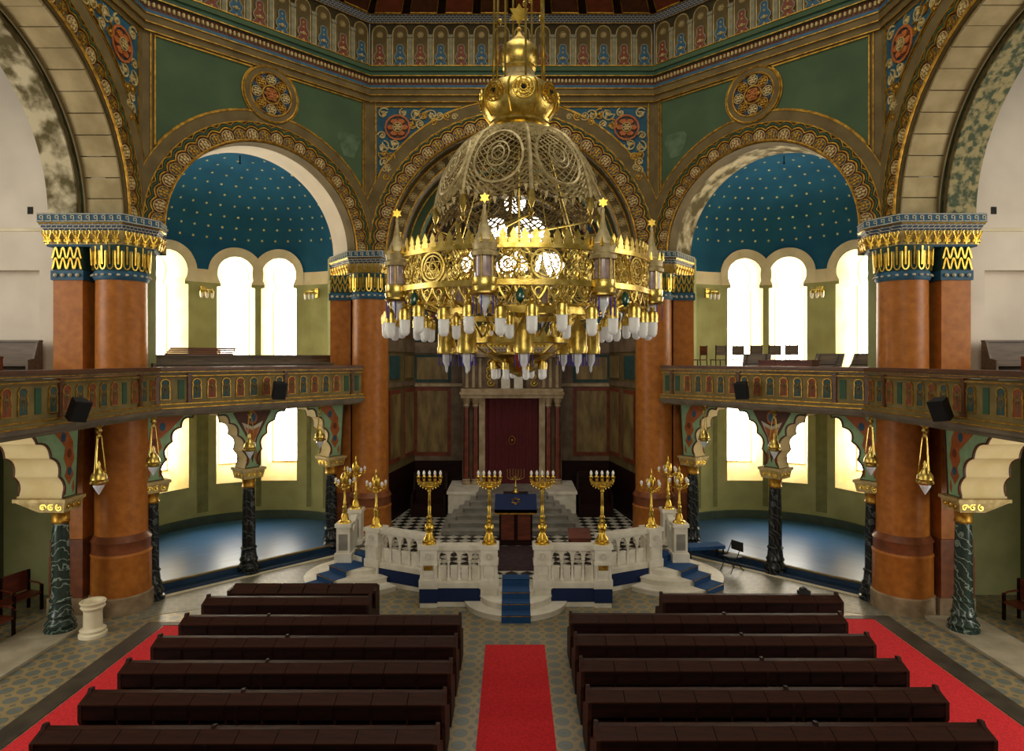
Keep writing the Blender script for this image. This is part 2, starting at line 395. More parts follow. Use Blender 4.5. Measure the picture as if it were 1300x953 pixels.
def spandrel(par, sgn, half, rb, ztop, zc=Z_SPR):
    # blue painted corner panel with rosette and scrollwork
    pts = []; zt = ztop; u0 = half
    ua = math.sqrt(max(rb*rb-(zt-zc)**2, 0)); a_s = math.atan2(zt-zc, ua); a_e = math.acos(u0/rb)
    arc = [(rb*math.cos(a), zc+rb*math.sin(a)) for a in [a_s+(a_e-a_s)*j/16 for j in range(17)]]
    poly = [(u0, zt)] + arc
    poly = [(sgn*u, z) for u, z in poly]
    p = obj('spandrel_panel', MB().prism(poly, -.03, .02), M['panel_blue'], par)
    obj('panel_border', MB().tube([(u,-.035,z) for u,z in poly], .03, 4, True), M['gilt_paint'], p)
    cx, cz = sgn*(u0-.75), zt-.72
    obj('rosette_ground', MB().prism([(cx+.36*math.cos(2*PI*j/24)*(1+.12*math.cos(8*2*PI*j/24)), cz+.36*math.sin(2*PI*j/24)*(1+.12*math.cos(8*2*PI*j/24))) for j in range(24)], -.05, -.02), M['paint_brown'], p)
    place(rosette(.46,'paint_orange'), 'rosette', p, (cx,-.045,cz))
    place(rosette(.17,'scroll_cream'), 'rosette', p, (cx,-.085,cz))
    spots = []
    for t in range(6): spots.append((sgn*(u0-1.4-t*.27), zt-.25-.02*t, .24-t*.025))
    for t in range(5): spots.append((sgn*(u0-.25-.02*t), zt-1.4-t*.26, .22-t*.025))
    spots += [(sgn*(u0-.95), zt-.2, .15), (sgn*(u0-.2), zt-1.0, .15), (sgn*(u0-2.0), zt-.5, .13), (sgn*(u0-.42), zt-2.1, .13), (sgn*(u0-.25), zt-.22, .2), (sgn*(u0-1.25), zt-.62, .2), (sgn*(u0-.62), zt-1.3, .22), (sgn*(u0-1.55), zt-.6, .16), (sgn*(u0-.5), zt-1.75, .16)]
    for i, (x, z, r) in enumerate(spots):
        mb = MB(); scroll(mb, x, z, r, i*1.3, 1.3, -.045, 1 if i%2 else -1, .03)
        lf = MB().prism([(x+r*.9*math.cos(b)*(.35 if j%2 else 1), z+r*.9*math.sin(b)*(.35 if j%2 else 1)) for j, b in enumerate([2*PI*q/6+i for q in range(6)])], -.04, -.02)
        mb.join(lf)
        obj('scroll_leaf', mb, M[('scroll_cream','gilt_paint','scroll_cream')[i%3]], p)

FR = {}
def frieze(par, half, count, zb=16.72, niches=True):
    # row of painted niches above the cornice
    obj('frieze_ground', MB().box(-half, half, .02, .3, Z_TOP, 18.75), M['olive_dark'], par)
    for nm, z0, z1, pr, m in (('fascia', 15.5, 15.72, -.05,'olive'), ('fascia', 15.72, 15.95, -.09,'olive'), ('blue_fillet', 15.97, 16.05, -.12,'paint_blue'),
                              ('red_band', 16.05, 16.34, -.10,'paint_brown'), ('cyma', 16.34, 16.52, -.17,'green_line'), ('cyma', 16.52, 16.68, -.22,'green_plaster'), ('upper_band', 18.25, 18.55, -.06,'key_dark')):
        ex = -pr*.41
        obj(nm, MB().box(-half+ex, half-ex, pr, .03, z0, z1), M[m], par)
    for z, pr in ((15.5,-.06),(15.72,-.1),(15.95,-.11),(16.36,-.18),(16.69,-.23),(18.24,-.07),(18.56,-.07)):
        obj('gilt_line', MB().tube([(-half-pr*.41,pr,z),(half+pr*.41,pr,z)], .02, 4), M['gilt_paint'], par)
    mb = MB(); nb = int(2*half/.13)
    for k in range(nb):
        u = -half+.05+(2*half-.1)*(k+.5)/nb
        mb.ball((u,-.12,16.2), .05, 6, 4, 1.6)
    stuff(obj('bead_row', mb, M['scroll_cream'], par))
    if not niches: return
    w = 2*half/count
    if 'v' not in FR or True:
        h = .74
        vp = [(.17,0),(.2,.14),(.13,.22),(.19,.32),(.2,.42),(.13,.54),(.11,.6),(.12,.78),(.08,.86),(0,.88)]
        vase = [(x*w/.72,z*.9) for x,z in vp] + [(-x*w/.72,z*.9) for x,z in vp[-2::-1]]
        FR['v0'] = MB().prism(vase,-.05,0).mesh('vase_motif', M['paint_red']); FR['v1'] = MB().prism(vase,-.05,0).mesh('vase_motif', M['paint_blue'])
        FR['o'] = MB().tube([(u,-.05,z) for u,z in vase], .02, 4, True).mesh('vase_outline', M['frieze_white'])
        dots = MB()
        for z, r in ((.1,.05),(.3,.07),(.5,.04),(.66,.035)): dots.ball((0,-.05,z), r, 8, 4)
        for x in (-.09,.09): dots.ball((x*w/.72,-.05,.3), .03, 6, 4)
        FR['d'] = dots.mesh('vase_flower', M['scroll_cream'])
        hw = w*.37
        arch = [(-hw,0),(-hw,1.12)] + [(-hw*math.cos(a)*1.0, 1.12+.34*math.sin(a)**.8) for a in [PI*j/12 for j in range(1,12)]] + [(hw,1.12),(hw,0)]
        FR['g'] = MB().prism(arch, -.02, 0).mesh('niche_panel', M['olive'])
        FR['a'] = MB().tube([(u,-.03,z) for u,z in arch], .025, 4).mesh('niche_frame', M['scroll_cream'])
        FR['k'] = MB().box(-w*.09,w*.09,-.09,0,0,1.02).box(-w*.13,w*.13,-.12,0,1.02,1.12).box(-w*.13,w*.13,-.12,0,-.03,.05).mesh('colonnette', M['frieze_white'])
        FR['c'] = rosette(.11,'scroll_cream')
    for k in range(count):
        u = -half + w*(k+.5)
        place(FR['g'], 'niche_panel', par, (u,.02,zb)); place(FR['a'], 'niche_frame', par, (u,.02,zb))
        v = place(FR['v%d' % (k%2)], 'vase_motif', par, (u,0,zb)); place(FR['o'], 'vase_outline', v); place(FR['d'], 'vase_flower', v)
        place(FR['c'], 'rosette', par, (u,0,zb+1.14))
        if k: place(FR['k'], 'colonnette', par, (u-w/2,.02,zb))
    # sloping soffit of the dome with dark red coffers
    mb = MB(); zt = 18.55
    dep = 1.9
    a, b = half+.03, half-dep*.414+.03
    mb.add([(-a,.05,zt),(a,.05,zt),(b,-dep,zt+.55),(-b,-dep,zt+.55)], [(0,1,2,3)])
    obj('dome_soffit', mb, M['wood_dark'], par)
    nc = max(3, round(2*half/1.25))
    for k in range(nc):
        for row in (0, 1):
            f0, f1 = .1+row*.45, .48+row*.45
            def P(f, g): 
                hw = a+(b-a)*f; u = -hw+2*hw*(k+.12+.76*g)/nc
                return (u, .05-(dep+.05)*f, zt+.55*f-.03)
            q = [P(f0,0),P(f0,1),P(f1,1),P(f1,0)]
            c = obj('coffer', MB().tube(q, .035, 4, True), M['gilt_paint'], par)
            obj('coffer_panel', MB().add(q, [(0,1,2,3)]), M[('paint_red','paint_brown')[(k+row)%2]], c)

CORNER_STRIP = .22
def bay(name, loc, rz, half, r, label):
    o = struct(name, arch_plate(half, r, Z_TOP, Z_SPR, 0, .5), M['olive'], loc, rz, label)
    for sg in (-1, 1):
        obj('corner_line', MB().tube([(sg*(half-.2),-.01,11.2),(sg*(half-.2),-.01,15.5)], .02, 4), M['gilt_paint'], o)
    return o

# back bay
wb = bay('wall_back', (0,Y_BACK,0), 0, W_BACK, 4.37, 'back wall arch framing the ark niche')
scallop_arch(wb, 4.4, 4.86, 34); archivolt(wb, 5.0, 5.42)
for sg in (-1,1): spandrel(wb, sg, 4.76, 5.45, 15.32)
frieze(wb, W_BACK, 14)

# diagonal bays with green panels and roundel
def green_panels(par, half, rb, ztop, zr=14.72, rr=.9, zc=Z_SPR):
    for sg in (-1, 1):
        poly = [(half, ztop)]
        # top edge towards the roundel
        x_t = math.sqrt(max(rr*rr-(ztop-zr)**2, .01))
        poly.append((x_t, ztop))
        a0 = math.atan2(ztop-zr, x_t)
        # where the roundel meets the arch line
        best = None
        for i in range(400):
            a = a0 - i*.01
            x, z = rr*math.cos(a), zr+rr*math.sin(a)
            if x*x+(z-zc)**2 <= rb*rb: break
            if i % 8 == 0 and i: poly.append((x,z))
        poly.append((x,z)); s_a = math.atan2(z-zc, x); e_a = math.acos(half/rb)
        poly += [(rb*math.cos(t), zc+rb*math.sin(t)) for t in [s_a+(e_a-s_a)*j/18 for j in range(1,19)]]
        poly = [(sg*u, z) for u,z in poly]
        p = obj('green_panel', MB().prism(poly, -.015, .02), M['green_plaster'], par)
        obj('panel_border', MB().tube([(u,-.03,z) for u,z in poly], .032, 4, True), M['gilt_paint'], p)
        k = .9; cu = sum(u for u,z in poly)/len(poly); cz = sum(z for u,z in poly)/len(poly)
        q = [(cu+(u-cu)*k, cz+(z-cz)*k*.97) for u,z in poly]
        if sg*par['stain'] > 0:
            blob = [(sg*(half-.55)+.38*math.cos(t)*(1+.3*math.sin(3*t)), 13.8+.55*math.sin(t)*(1+.25*math.cos(2*t))) for t in [2*PI*j/16 for j in range(16)]]
            obj('flaking_patch', MB().prism(blob, -.021, -.01), M['green_stain'], p)
    ro = obj('roundel', MB().ring(.66, rr-.06, -.08, .02, 0, 2*PI, 40, (0,zr)), M['olive'], par)
    for r in (.66, rr-.05): obj('gilt_ring', MB().tube([(r*math.cos(a),-.08,zr+r*math.sin(a)) for a in [2*PI*j/40 for j in range(40)]], .03, 5, True), M['gilt_paint'], ro)
    obj('roundel_ground', MB().prism([(.65*math.cos(2*PI*j/32), zr+.65*math.sin(2*PI*j/32)) for j in range(32)], -.04, .02), M['paint_brown'], ro)
    place(rosette(.3,'gilt_paint'), 'rosette', ro, (0,-.045,zr)); place(rosette(.18,'paint_orange'), 'rosette', ro, (0,-.075,zr))
    for k in range(8):
        a = 2*PI*k/8
        place(rosette(.16, ('scroll_cream','gilt_paint')[k%2]), 'rosette', ro, (.46*math.cos(a),-.045,zr+.46*math.sin(a)))
        mb = MB(); scroll(mb, .52*math.cos(a+.39), zr+.52*math.sin(a+.39), .11, a, 1.2, -.06, 1, .022)
        obj('scroll_leaf', mb, M['paint_blue'], ro)

HD = math.hypot(X_SIDE-W_BACK, Y_BACK-Y_SIDE)/2
DIAG = {}
for s in (-1, 1):
    sd = 'left' if s < 0 else 'right'
    w = bay('wall_back_'+sd, (s*(X_SIDE+W_BACK)/2, (Y_BACK+Y_SIDE)/2, 0), -s*R(45), HD, 3.02, f'{sd} diagonal wall with green panels over the starred niche')
    w['stain'] = -s
    DIAG[s] = w
    scallop_arch(w, 3.05, 3.45, 26); archivolt(w, 3.62, 3.95)
    green_panels(w, HD-.3, 3.98, 15.42)
    frieze(w, HD, 10)
    # plastered reveal of the arch
    obj('arch_reveal', MB().ring(3.02, 3.3, .5, 1.46, 0, PI, 48, (0,Z_SPR)), M['white_plaster'] if s < 0 else M['decay'], w)
    # side arch opening to the gallery
    w2 = bay('wall_'+sd, (s*X_SIDE, Y_MID, 0), -s*R(90), W_BACK, 4.3, f'{sd} wall arch towards the side gallery')
    m = -s                                                     # far end of the bay along local u
    a0, a1 = (0, R(100)) if m > 0 else (R(80), PI)
    scallop_arch(w2, 4.32, 4.72, 20, a0=a0, a1=a1); archivolt(w2, 4.9, 5.3, a0=a0, a1=a1)
    spandrel(w2, m, 4.72, 5.42, 15.32)
    frieze(w2, W_BACK, 14, niches=False)
    nv = 14
    for k in range(nv):
        b0 = a0 + (a1-a0)*k/nv; b1 = a0 + (a1-a0)*(k+1)/nv - .006
        obj('voussoir', MB().ring(4.22+.012*(k%2), 4.5, .1, 1.0, b0, b1, 4, (0,Z_SPR)), M['voussoir'], w2)
    obj('arch_groove', MB().ring(4.3, 4.5, 1.0, 1.2, a0, a1, 40, (0,Z_SPR)), M['apse_dark'], w2)
    obj('decayed_band', MB().ring(4.1, 4.5, 1.2, 1.95, a0, a1, 40, (0,Z_SPR)), M['decay'] if s < 0 else M['decay_paint'], w2)
    for n in (1.02, 1.2): obj('roll_moulding', MB().tube([(4.2*math.cos(a), n, Z_SPR+4.2*math.sin(a)) for a in [a0+(a1-a0)*j/40 for j in range(41)]], .045, 5), M['olive'], w2)

# side gallery: end wall facing the hall entrance, outer wall, vaulted plaster
for s in (-1, 1):
    sd = 'left' if s < 0 else 'right'
    x0, x1 = 12.05, 20
    mb = MB(); yb = 18.1
    lo, hi, rx = 5.0, 8.95, 13.1
    mb.box(min(s*11.0,s*rx), max(s*11.0,s*rx), yb, yb+.5, 0, 17)
    mb.box(min(s*rx,s*x1), max(s*rx,s*x1), yb, yb+.5, hi, 17)
    mb.box(min(s*rx,s*x1), max(s*rx,s*x1), yb+.35, yb+.5, 0, hi)
    w = struct(f'wall_gallery_{sd}', mb, M['white_plaster'], label=f'white plastered end wall of the {sd} gallery')
    obj('ledge', MB().box(min(s*12.05,s*x1), max(s*12.05,s*x1), yb-.05, yb, 10.02, 10.1), M['cream'], w)
    obj('wall_hole', MB().box(s*13.35-.07, s*13.35+.07, yb-.02, yb, 10.5, 10.7), M['iron'], w)
    # lower wall and ceiling under the gallery
    lw = struct(f'wall_lower_{sd}', MB().box(min(s*14.6,s*14.8), max(s*14.6,s*14.8), 7, yb, 0, 5.0).box(min(s*10.9,s*14.8), max(s*10.9,s*14.8), yb-.12, yb-.02, 0, 5.0), M['apse_green'], label=f'olive wall under the {sd} gallery')
    for k in range(4):
        obj('painted_strip', MB().box(min(s*14.59,s*14.61), max(s*14.59,s*14.61), 9+k*2.2, 9.25+k*2.2, .4, 4.8), M['apse_dark'], lw)
    obj('painted_strip', MB().box(min(s*14.3,s*14.0), max(s*14.3,s*14.0), yb-.14, yb-.11, .4, 4.8), M['apse_dark'], lw)
    slab = [(s*9.1,7),(s*9.1,16.45),(s*5.1,21.55),(s*5.1,22.9),(s*6.6,24.6),(s*9.6,27.5),(s*14.4,23),(s*13.0,19.6),(s*20,18.2),(s*20,7)]
    struct(f'gallery_floor_{sd}', MB().prism(slab, 5.0, Z_GAL, 'xy'), M['parapet_olive'], label=f'floor slab of the {sd} gallery')

# ------------------------------------------------------------------ niches (apses) behind the diagonal arches
AR, AC = 3.7, 2.0
def ap(th, z, k=0.0): return ((AR+k)*math.sin(th), AC+(AR+k)*math.cos(th), z)
KH, KZ, KR, KP = .68, 9.76, .66, .55
def key_hole(sill):
    zp = KZ - math.sqrt(KR*KR-KP*KP)
    def iv(u):
        u = abs(u)
        if u >= KH: return []
        if u <= KP: return [(sill, KZ+math.sqrt(max(KR*KR-u*u,0)))]
        c = math.sqrt(max(KR*KR-u*u,0))
        zl = 9.24
        return [(sill, zl), (KZ-c, KZ+c)] if c > 0 else [(sill, zl)]
    return iv, KH
def rect_hole(sill, top, hw):
    return (lambda u: [(sill, top)] if abs(u) < hw else []), hw
def curved_wall(z0, z1, holes, th0=-PI/2, th1=PI/2, k=0.0):
    br = set(th0+(th1-th0)*j/60 for j in range(61))
    for tc, (fn, hw) in holes:
        lo, hi = tc-hw/AR, tc+hw/AR
        br = set(b for b in br if not (lo-1e-6 < b < hi+1e-6))
        for u in [-hw, hw] + [hw*math.sin(PI*(j/22-.5)) for j in range(1,22)] + [-KP, KP]:
            br.add(tc+u/AR)
    br = sorted(br); mb = MB()
    for a, b in zip(br, br[1:]):
        if b-a < 1e-7: continue
        md = (a+b)/2; spans = None
        for tc, (fn, hw) in holes:
            um = (md-tc)*AR
            if abs(um) < hw:
                ua, ub = (a-tc)*AR, (b-tc)*AR
                sh = lambda u: um+(u-um)*.999
                im, ia, ib = fn(um), fn(sh(ua)), fn(sh(ub))
                if len(ia) != len(im): ia = im
                if len(ib) != len(im): ib = im
                spans = (ia, ib)
        cl = lambda z: min(max(z,z0),z1)
        if spans is None: segs = [((z0,z0),(z1,z1))]
        else:
            segs = []; pa, pb = z0, z0
            for (la,ha),(lb,hb) in zip(*spans):
                segs.append(((pa,pb),(cl(la),cl(lb)))); pa, pb = cl(ha), cl(hb)
            segs.append(((pa,pb),(z1,z1)))
        for (la,lb),(ha,hb) in segs:
            if ha-la < 1e-5 and hb-lb < 1e-5: continue
            mb.quad(ap(a,la,k), ap(b,lb,k), ap(b,hb,k), ap(a,ha,k))
    return mb
UPA = [R(18.5), R(43), R(-18.5), R(-43)]
for_up = [(t, key_hole(6.1)) for t in UPA]
LO_HW = .7
wn = 0
for s in (-1, 1):
    sd = 'left' if s < 0 else 'right'
    loc = ((s*(X_SIDE+W_BACK)/2), (Y_BACK+Y_SIDE)/2, 0); rz = -s*R(45)
    lower = [(t, rect_hole(1.75, 4.7, LO_HW)) for t in UPA]
    wl = struct(f'wall_niche_{sd}', curved_wall(0, 5.0, lower), M['apse_green'], loc, rz, f'curved green wall of the lower {sd} niche')
    for t in (0, 31, -31, 62, -62, 74, -74):
        for dt in ((-1.6, 1.6) if t in (0,) else (0,)):
            a = R(t+dt); mb = MB(); hw = .1/AR
            mb.add([ap(a-hw,.75,-.012), ap(a+hw,.75,-.012), ap(a+hw,4.9,-.012), ap(a-hw,4.9,-.012)], [(0,1,2,3)])
            obj('painted_border', mb, M['border_paint'], wl)
    sk = MB().lathe([(AR-.04,0),(AR-.04,.58),(AR,.6)], 40, (0,AC), 0, PI); obj('skirting', sk, M['skirting_paint'], wl)
    wu = struct(f'wall_upper_niche_{sd}', curved_wall(5.0, 9.36, for_up), M['apse_green'], loc, rz, f'curved green wall of the upper {sd} niche')
    obj('cream_band', curved_wall(9.36, 9.85, for_up), M['cream'], wu)
    dm = curved_wall(9.85, 10.45, for_up)
    # half dome
    EZ = 2.9; na, nb = 36, 14; vs_, fs_ = [], []
    for j in range(na+1):
        th = -PI/2+PI*j/na
        for i in range(nb+1):
            ph = PI/2*i/nb
            vs_.append((AR*math.cos(ph)*math.sin(th), AC+AR*math.cos(ph)*math.cos(th), 10.45+EZ*math.sin(ph)))
    for j in range(na):
        for i in range(nb): a = j*(nb+1)+i; fs_.append((a,a+1,a+nb+2,a+nb+1))
    dm.add(vs_, fs_)
    # front lip between the reveal and the dome
    edge = [(-AR,9.85)] + [(-AR*math.cos(PI*j/40), 10.45+EZ*math.sin(PI*j/40)) for j in range(41)] + [(AR,9.85)]
    for (a,b),(c,d) in zip(edge, edge[1:]): dm.quad((a,1.45,b),(c,1.45,d),(c,AC,d),(a,AC,b))
    dome = obj('half_dome', dm, M['dome_blue'], wu, smooth=50)
    lip = MB()
    for j in range(40):
        a, b = PI*j/40, PI*(j+1)/40
        lip.quad((-3.02*math.cos(a),1.46,Z_SPR+3.02*math.sin(a)),(-3.02*math.cos(b),1.46,Z_SPR+3.02*math.sin(b)),(-3.9*math.cos(b),1.46,10.2+3.4*math.sin(b)),(-3.9*math.cos(a),1.46,10.2+3.4*math.sin(a)))
    obj('dome_lip', lip, M['white_plaster'], wu)
    stars = MB()
    for i in range(1, 10):
        ph = R(4+i*8.2); cnt = max(4, int(24*math.cos(ph)))
        for j in range(cnt):
            th = -PI/2 + PI*(j+.5*(i%2)+.25)/cnt
            if abs(th) > R(86): continue
            p = Vector((AR*math.cos(ph)*math.sin(th), AC+AR*math.cos(ph)*math.cos(th), 10.45+EZ*math.sin(ph)))
            nrm = (Vector((0,AC,10.45))-p).normalized(); x = nrm.orthogonal().normalized(); y = nrm.cross(x); r = .058
            stars.add([p+nrm*.03]+[p+nrm*.012+(x*math.cos(2*PI*q/10)+y*math.sin(2*PI*q/10))*(r if q%2 else r*.5) for q in range(10)], [(0,1+q,1+(q+1)%10) for q in range(10)])
    stuff(obj('gold_stars', stars, M['star_gilt'], dome, smooth=None))
    obj('hanging_hook', MB().tube([(0,AC+.3,13.34),(0,AC+.3,13.1)], .02, 5).ball((0,AC+.3,13.08),.04,6,4), M['iron'], dome)
    for t in UPA:
        # cream hood around the window head
        h = MB(); k = -.03
        for j in range(24):
            a, b = R(-25)+R(230)*j/24, R(-25)+R(230)*(j+1)/24
            P = lambda r, g: ap(t+r*math.cos(g)/AR, KZ+r*math.sin(g), k - (.035 if KZ+r*math.sin(g) > 10.4 else 0))
            h.quad(P(.67,a),P(.67,b),P(1.0,b),P(1.0,a))
        obj('window_hood', h, M['cream'], wu)
        # windows: upper keyhole and lower rectangular
        wn += 1
        zp = KZ-math.sqrt(KR*KR-KP*KP); aa = math.atan2(zp-KZ, KP)
        out = [(-KH,6.1),(KH,6.1),(KH,9.22),(KP,9.28),(KP,zp)] + [(KR*math.cos(g), KZ+KR*math.sin(g)) for g in [aa+(PI-2*aa)*j/20 for j in range(21)]] + [(-KP,zp),(-KP,9.28),(-KH,9.22)]
        win = struct(f'window_{wn}', MB(), M['reveal_cream'], loc, rz)
        def sweep(outl, d, sp, sillrise=0):
            mb = MB(); n = len(outl)
            o2 = [(u*sp, (z+sillrise if i < 2 else z)) for i,(u,z) in enumerate(outl)]
            vv = [ap(t+u/AR, z, 0) for u,z in outl] + [ap(t+u/(AR+d), z, d) for u,z in o2]
            mb.add(vv, [(i,(i+1)%n,n+(i+1)%n,n+i) for i in range(n)]); return mb, o2
        mb, o2 = sweep(out, 1.1, .8)
        me = mb.mesh('window', M['reveal_cream'], 30); win.data = me
        cz_ = 8.0
        pn = MB(); pp = [ap(t+u/(AR+1.07), z, 1.07) for u,z in o2]; c0 = ap(t, 8.0, 1.07); pn.add([c0]+pp, [(0,1+i,1+(i+1)%len(pp)) for i in range(len(pp))])
        obj('window_pane', pn, M['daylit_glass'], win)
        obj('window_frame', MB().tube([ap(t+u/(AR+1.03), z, 1.03) for u,z in o2], .04, 4, True).tube([ap(t,6.2,1.03), ap(t,9.0,1.03)], .025, 4), M['cream'], win)
        wn += 1
        out = [(-LO_HW,1.75),(LO_HW,1.75),(LO_HW,4.7),(-LO_HW,4.7)]
        mb, o2 = sweep(out, 1.1, .82, .6)
        win = struct(f'window_{wn}', mb, M['reveal_cream'], loc, rz)
        obj('window_pane', MB().add([ap(t+u/(AR+1.07), z, 1.07) for u,z in o2], [(0,1,2,3)]), M['daylit_glass'], win)
        obj('window_frame', MB().tube([ap(t+u/(AR+1.03), z, 1.03) for u,z in o2], .04, 4, True).tube([ap(t,2.35,1.03), ap(t,4.7,1.03)], .025, 4), M['cream'], win)
    # jambs of the opening
    for sg in (-1, 1):
        obj('jamb', MB().box(min(sg*3.1,sg*3.9), max(sg*3.1,sg*3.9), .55, AC, 5.2, Z_SPR), M['apse_green'], wu)
        obj('jamb', MB().box(min(sg*3.45,sg*3.9), max(sg*3.45,sg*3.9), .3, AC+.02, 0, 5.0), M['apse_green'], wl)
    # raised blue floor of the niche
    pl = [(-3.45,.05)] + [(-3.45,AC)] + [((AR-.05)*math.sin(a), AC+(AR-.05)*math.cos(a)) for a in [-PI/2+PI*j/30 for j in range(31)]] + [(3.45,AC),(3.45,.05)]
    f = struct(f'floor_niche_{sd}', MB().prism(pl, 0, .28, 'xy'), M['blue_floor'], loc, rz, f'raised blue floor of the {sd} niche')
    obj('step_edge', MB().box(-3.45,3.45,-.06,.05,0,.24).box(-3.45,3.45,-.38,-.06,0,.1), M['blue_edge'], f)
    obj('brass_edging', MB().box(-3.45,3.45,-.07,.0,.24,.29), M['parapet_olive'], f)
    obj('stone_edging', MB().box(-3.45,3.45,-.5,-.38,0,.03), M['cream'], f)

# ------------------------------------------------------------------ ark niche behind the back arch
nb_ = MB()
nb_.box(-4.3,4.3,26.3,26.6,0,15.5)
wa = struct('wall_ark', nb_, M['olive_dark'], label='dark painted back wall of the ark niche')
for sg in (-1,1):
    js = struct('wall_ark_' + ('left' if sg < 0 else 'right'), MB().prism([(sg*4.45,23.0),(sg*4.75,23.0),(sg*4.75,26.4),(sg*3.9,26.4),(sg*3.9,26.3)], 0, 10.2, 'xy'), M['olive'], label='side wall of the ark niche')
    # painted upper strips on the side wall
    for k, (y0, y1, m) in enumerate(((23.2,23.7,'paint_blue'),(24.0,24.9,'apse_dark'),(25.1,25.6,'paint_red'))):
        x = lambda y: sg*(4.44-(y-23.0)*.166)
        obj('painted_strip', MB().add([(x(y0),y0,7.3),(x(y1),y1,7.3),(x(y1),y1,10.1),(x(y0),y0,10.1)], [(0,1,2,3)]), M[m], js)
    # marble revetment on the side wall
    for y0, y1, z0, z1, m in ((23.1,26.2,6.75,7.2,'marble_brown'),(23.1,26.2,5.45,5.62,'marble_brown'),(23.3,24.5,2.7,5.35,'marble_red'),(23.4,24.4,2.85,5.2,'marble_panel'),(24.9,26.1,2.7,5.35,'marble_red'),(25.0,26.0,2.85,5.2,'marble_panel'),(23.4,24.4,5.75,6.6,'paint_teal'),(25.0,26.0,5.75,6.6,'marble_panel'),(23.1,26.2,.64,2.4,'wood_dark')):
        x = lambda y: sg*(4.43-(y-23.0)*.166) - sg*(.02 if m != 'marble_panel' else .035)
        obj('revetment_panel', MB().prism([(x(y0),y0),(x(y1),y1),(x(y1)+sg*.04,y1),(x(y0)+sg*.04,y0)], z0, z1, 'xy'), M[m], js)
# back wall revetment
for sg in (-1,1):
    def bx(n, x0, x1, z0, z1, d, m): return obj(n, MB().box(min(sg*x0,sg*x1), max(sg*x0,sg*x1), 26.3-d, 26.3, z0, z1), M[m], wa)
    bx('dado', 2.0, 3.95, .64, 2.4, .05, 'wood_dark'); bx('revetment', 2.0, 3.95, 2.4, 6.72, .03, 'marble_brown'); bx('entablature', 2.0, 3.95, 6.72, 7.15, .14, 'marble_brown')
    bx('panel_surround', 2.45, 3.95, 2.6, 5.35, .05, 'marble_red'); bx('marble_slab', 2.6, 3.8, 2.75, 5.2, .07, 'marble_panel')
    bx('panel_surround', 2.45, 3.95, 5.55, 6.65, .05, 'paint_teal'); bx('marble_slab', 2.58, 3.82, 5.66, 6.55, .07, 'marble_panel')
    bx('moulding', 2.0, 3.95, 5.38, 5.5, .08, 'marble_beige')
    bx('painted_strip', 3.4, 3.9, 7.2, 9.8, .02, 'paint_blue'); bx('painted_strip', 3.1, 3.35, 7.2, 9.8, .02, 'paint_red'); bx('painted_ground', 1.0, 3.0, 7.25, 9.7, .02, 'apse_dark')
# concentric painted arches inside
for nm, r0, r1, y, m in (('inner_arch',3.95,4.6,23.5,'olive'),('inner_arch',3.5,4.6,24.3,'green_plaster'),('inner_arch',3.05,4.6,25.1,'paint_brown'),('inner_arch',2.75,4.6,25.6,'olive_dark')):
    a = obj(nm, MB().ring(r0, r1, y-22.95-.02, y-22.95+.8, 0, PI, 48, (0,Z_SPR)), M[m], wb)
    for r in (r0+.03, r0+.36): obj('gilt_line', MB().tube([(r*math.cos(q), y-22.95-.03, Z_SPR+r*math.sin(q)) for q in [PI*j/48 for j in range(49)]], .03, 4), M['gilt_paint'], a)
    if m in ('olive','paint_brown'):
        for k in range(26):
            q = PI*(k+.5)/26; rr = r0+.2
            place(rosette(.15, ('scroll_cream','paint_blue')[k%2] if m != 'olive' else 'scroll_cream'), 'rosette', a, (rr*math.cos(q), y-22.95-.02, Z_SPR+rr*math.sin(q)), rot=(0,-q,0))
# traceried rose window above the ark
wn += 1
rw = struct(f'window_{wn}', MB().ring(2.3,2.55,26.15,26.35,0,2*PI,48,(0,11.1)), M['marble_brown'], label='traceried rose window above the ark')
for x, z, r in ((.1,12.75,.48),(-.72,11.6,.62),(.74,11.6,.64),(-1.5,10.2,.66),(0,10.2,.66),(1.5,10.2,.62)):
    lob = [(x+r*(.78+.22*abs(math.cos(3*a)))*math.cos(a), z+r*(.78+.22*abs(math.cos(3*a)))*math.sin(a)) for a in [2*PI*j/36 for j in range(36)]]
    obj('window_pane', MB().prism(lob, 26.22, 26.29), M['daylit_glass'], rw)
    obj('tracery', MB().tube([(x+(r+.02)*math.cos(a), 26.2, z+(r+.02)*math.sin(a)) for a in [2*PI*j/28 for j in range(28)]], .06, 5, True), M['olive_dark'], rw)
    for k in range(3):
        q = PI*k/3+.5; obj('glazing_bar', MB().tube([(x-r*math.cos(q),26.2,z-r*math.sin(q)),(x+r*math.cos(q),26.2,z+r*math.sin(q))], .018, 4), M['olive_dark'], rw)

# ------------------------------------------------------------------ bema platform and ark steps (structure of the place)
bp_ = [(-2.45,17.3),(2.45,17.3),(2.55,18.25),(3.9,18.95),(4.95,19.6),(4.95,22.6),(4.4,23),(4.0,26.3),(-4.0,26.3),(-4.4,23),(-4.95,22.6),(-4.95,19.6),(-3.9,18.95),(-2.55,18.25)]
bema = struct('floor_bema', MB().prism(bp_, 0, .64, 'xy'), M['marble_white'], label='raised platform in front of the ark')
bp2 = [(x*.985, y+(.06 if y < 20 else 0)) for x, y in bp_]
obj('chequered_paving', MB().prism(bp2, .64, .648, 'xy'), M['bema_checker'], bema)
for sg in (-1, 1):
    obj('stone_border', MB().prism([(sg*4.45,21.0),(sg*4.9,21.0),(sg*4.9,22.5),(sg*4.45,23)], .648, .655, 'xy'), M['marble_grey'], bema)

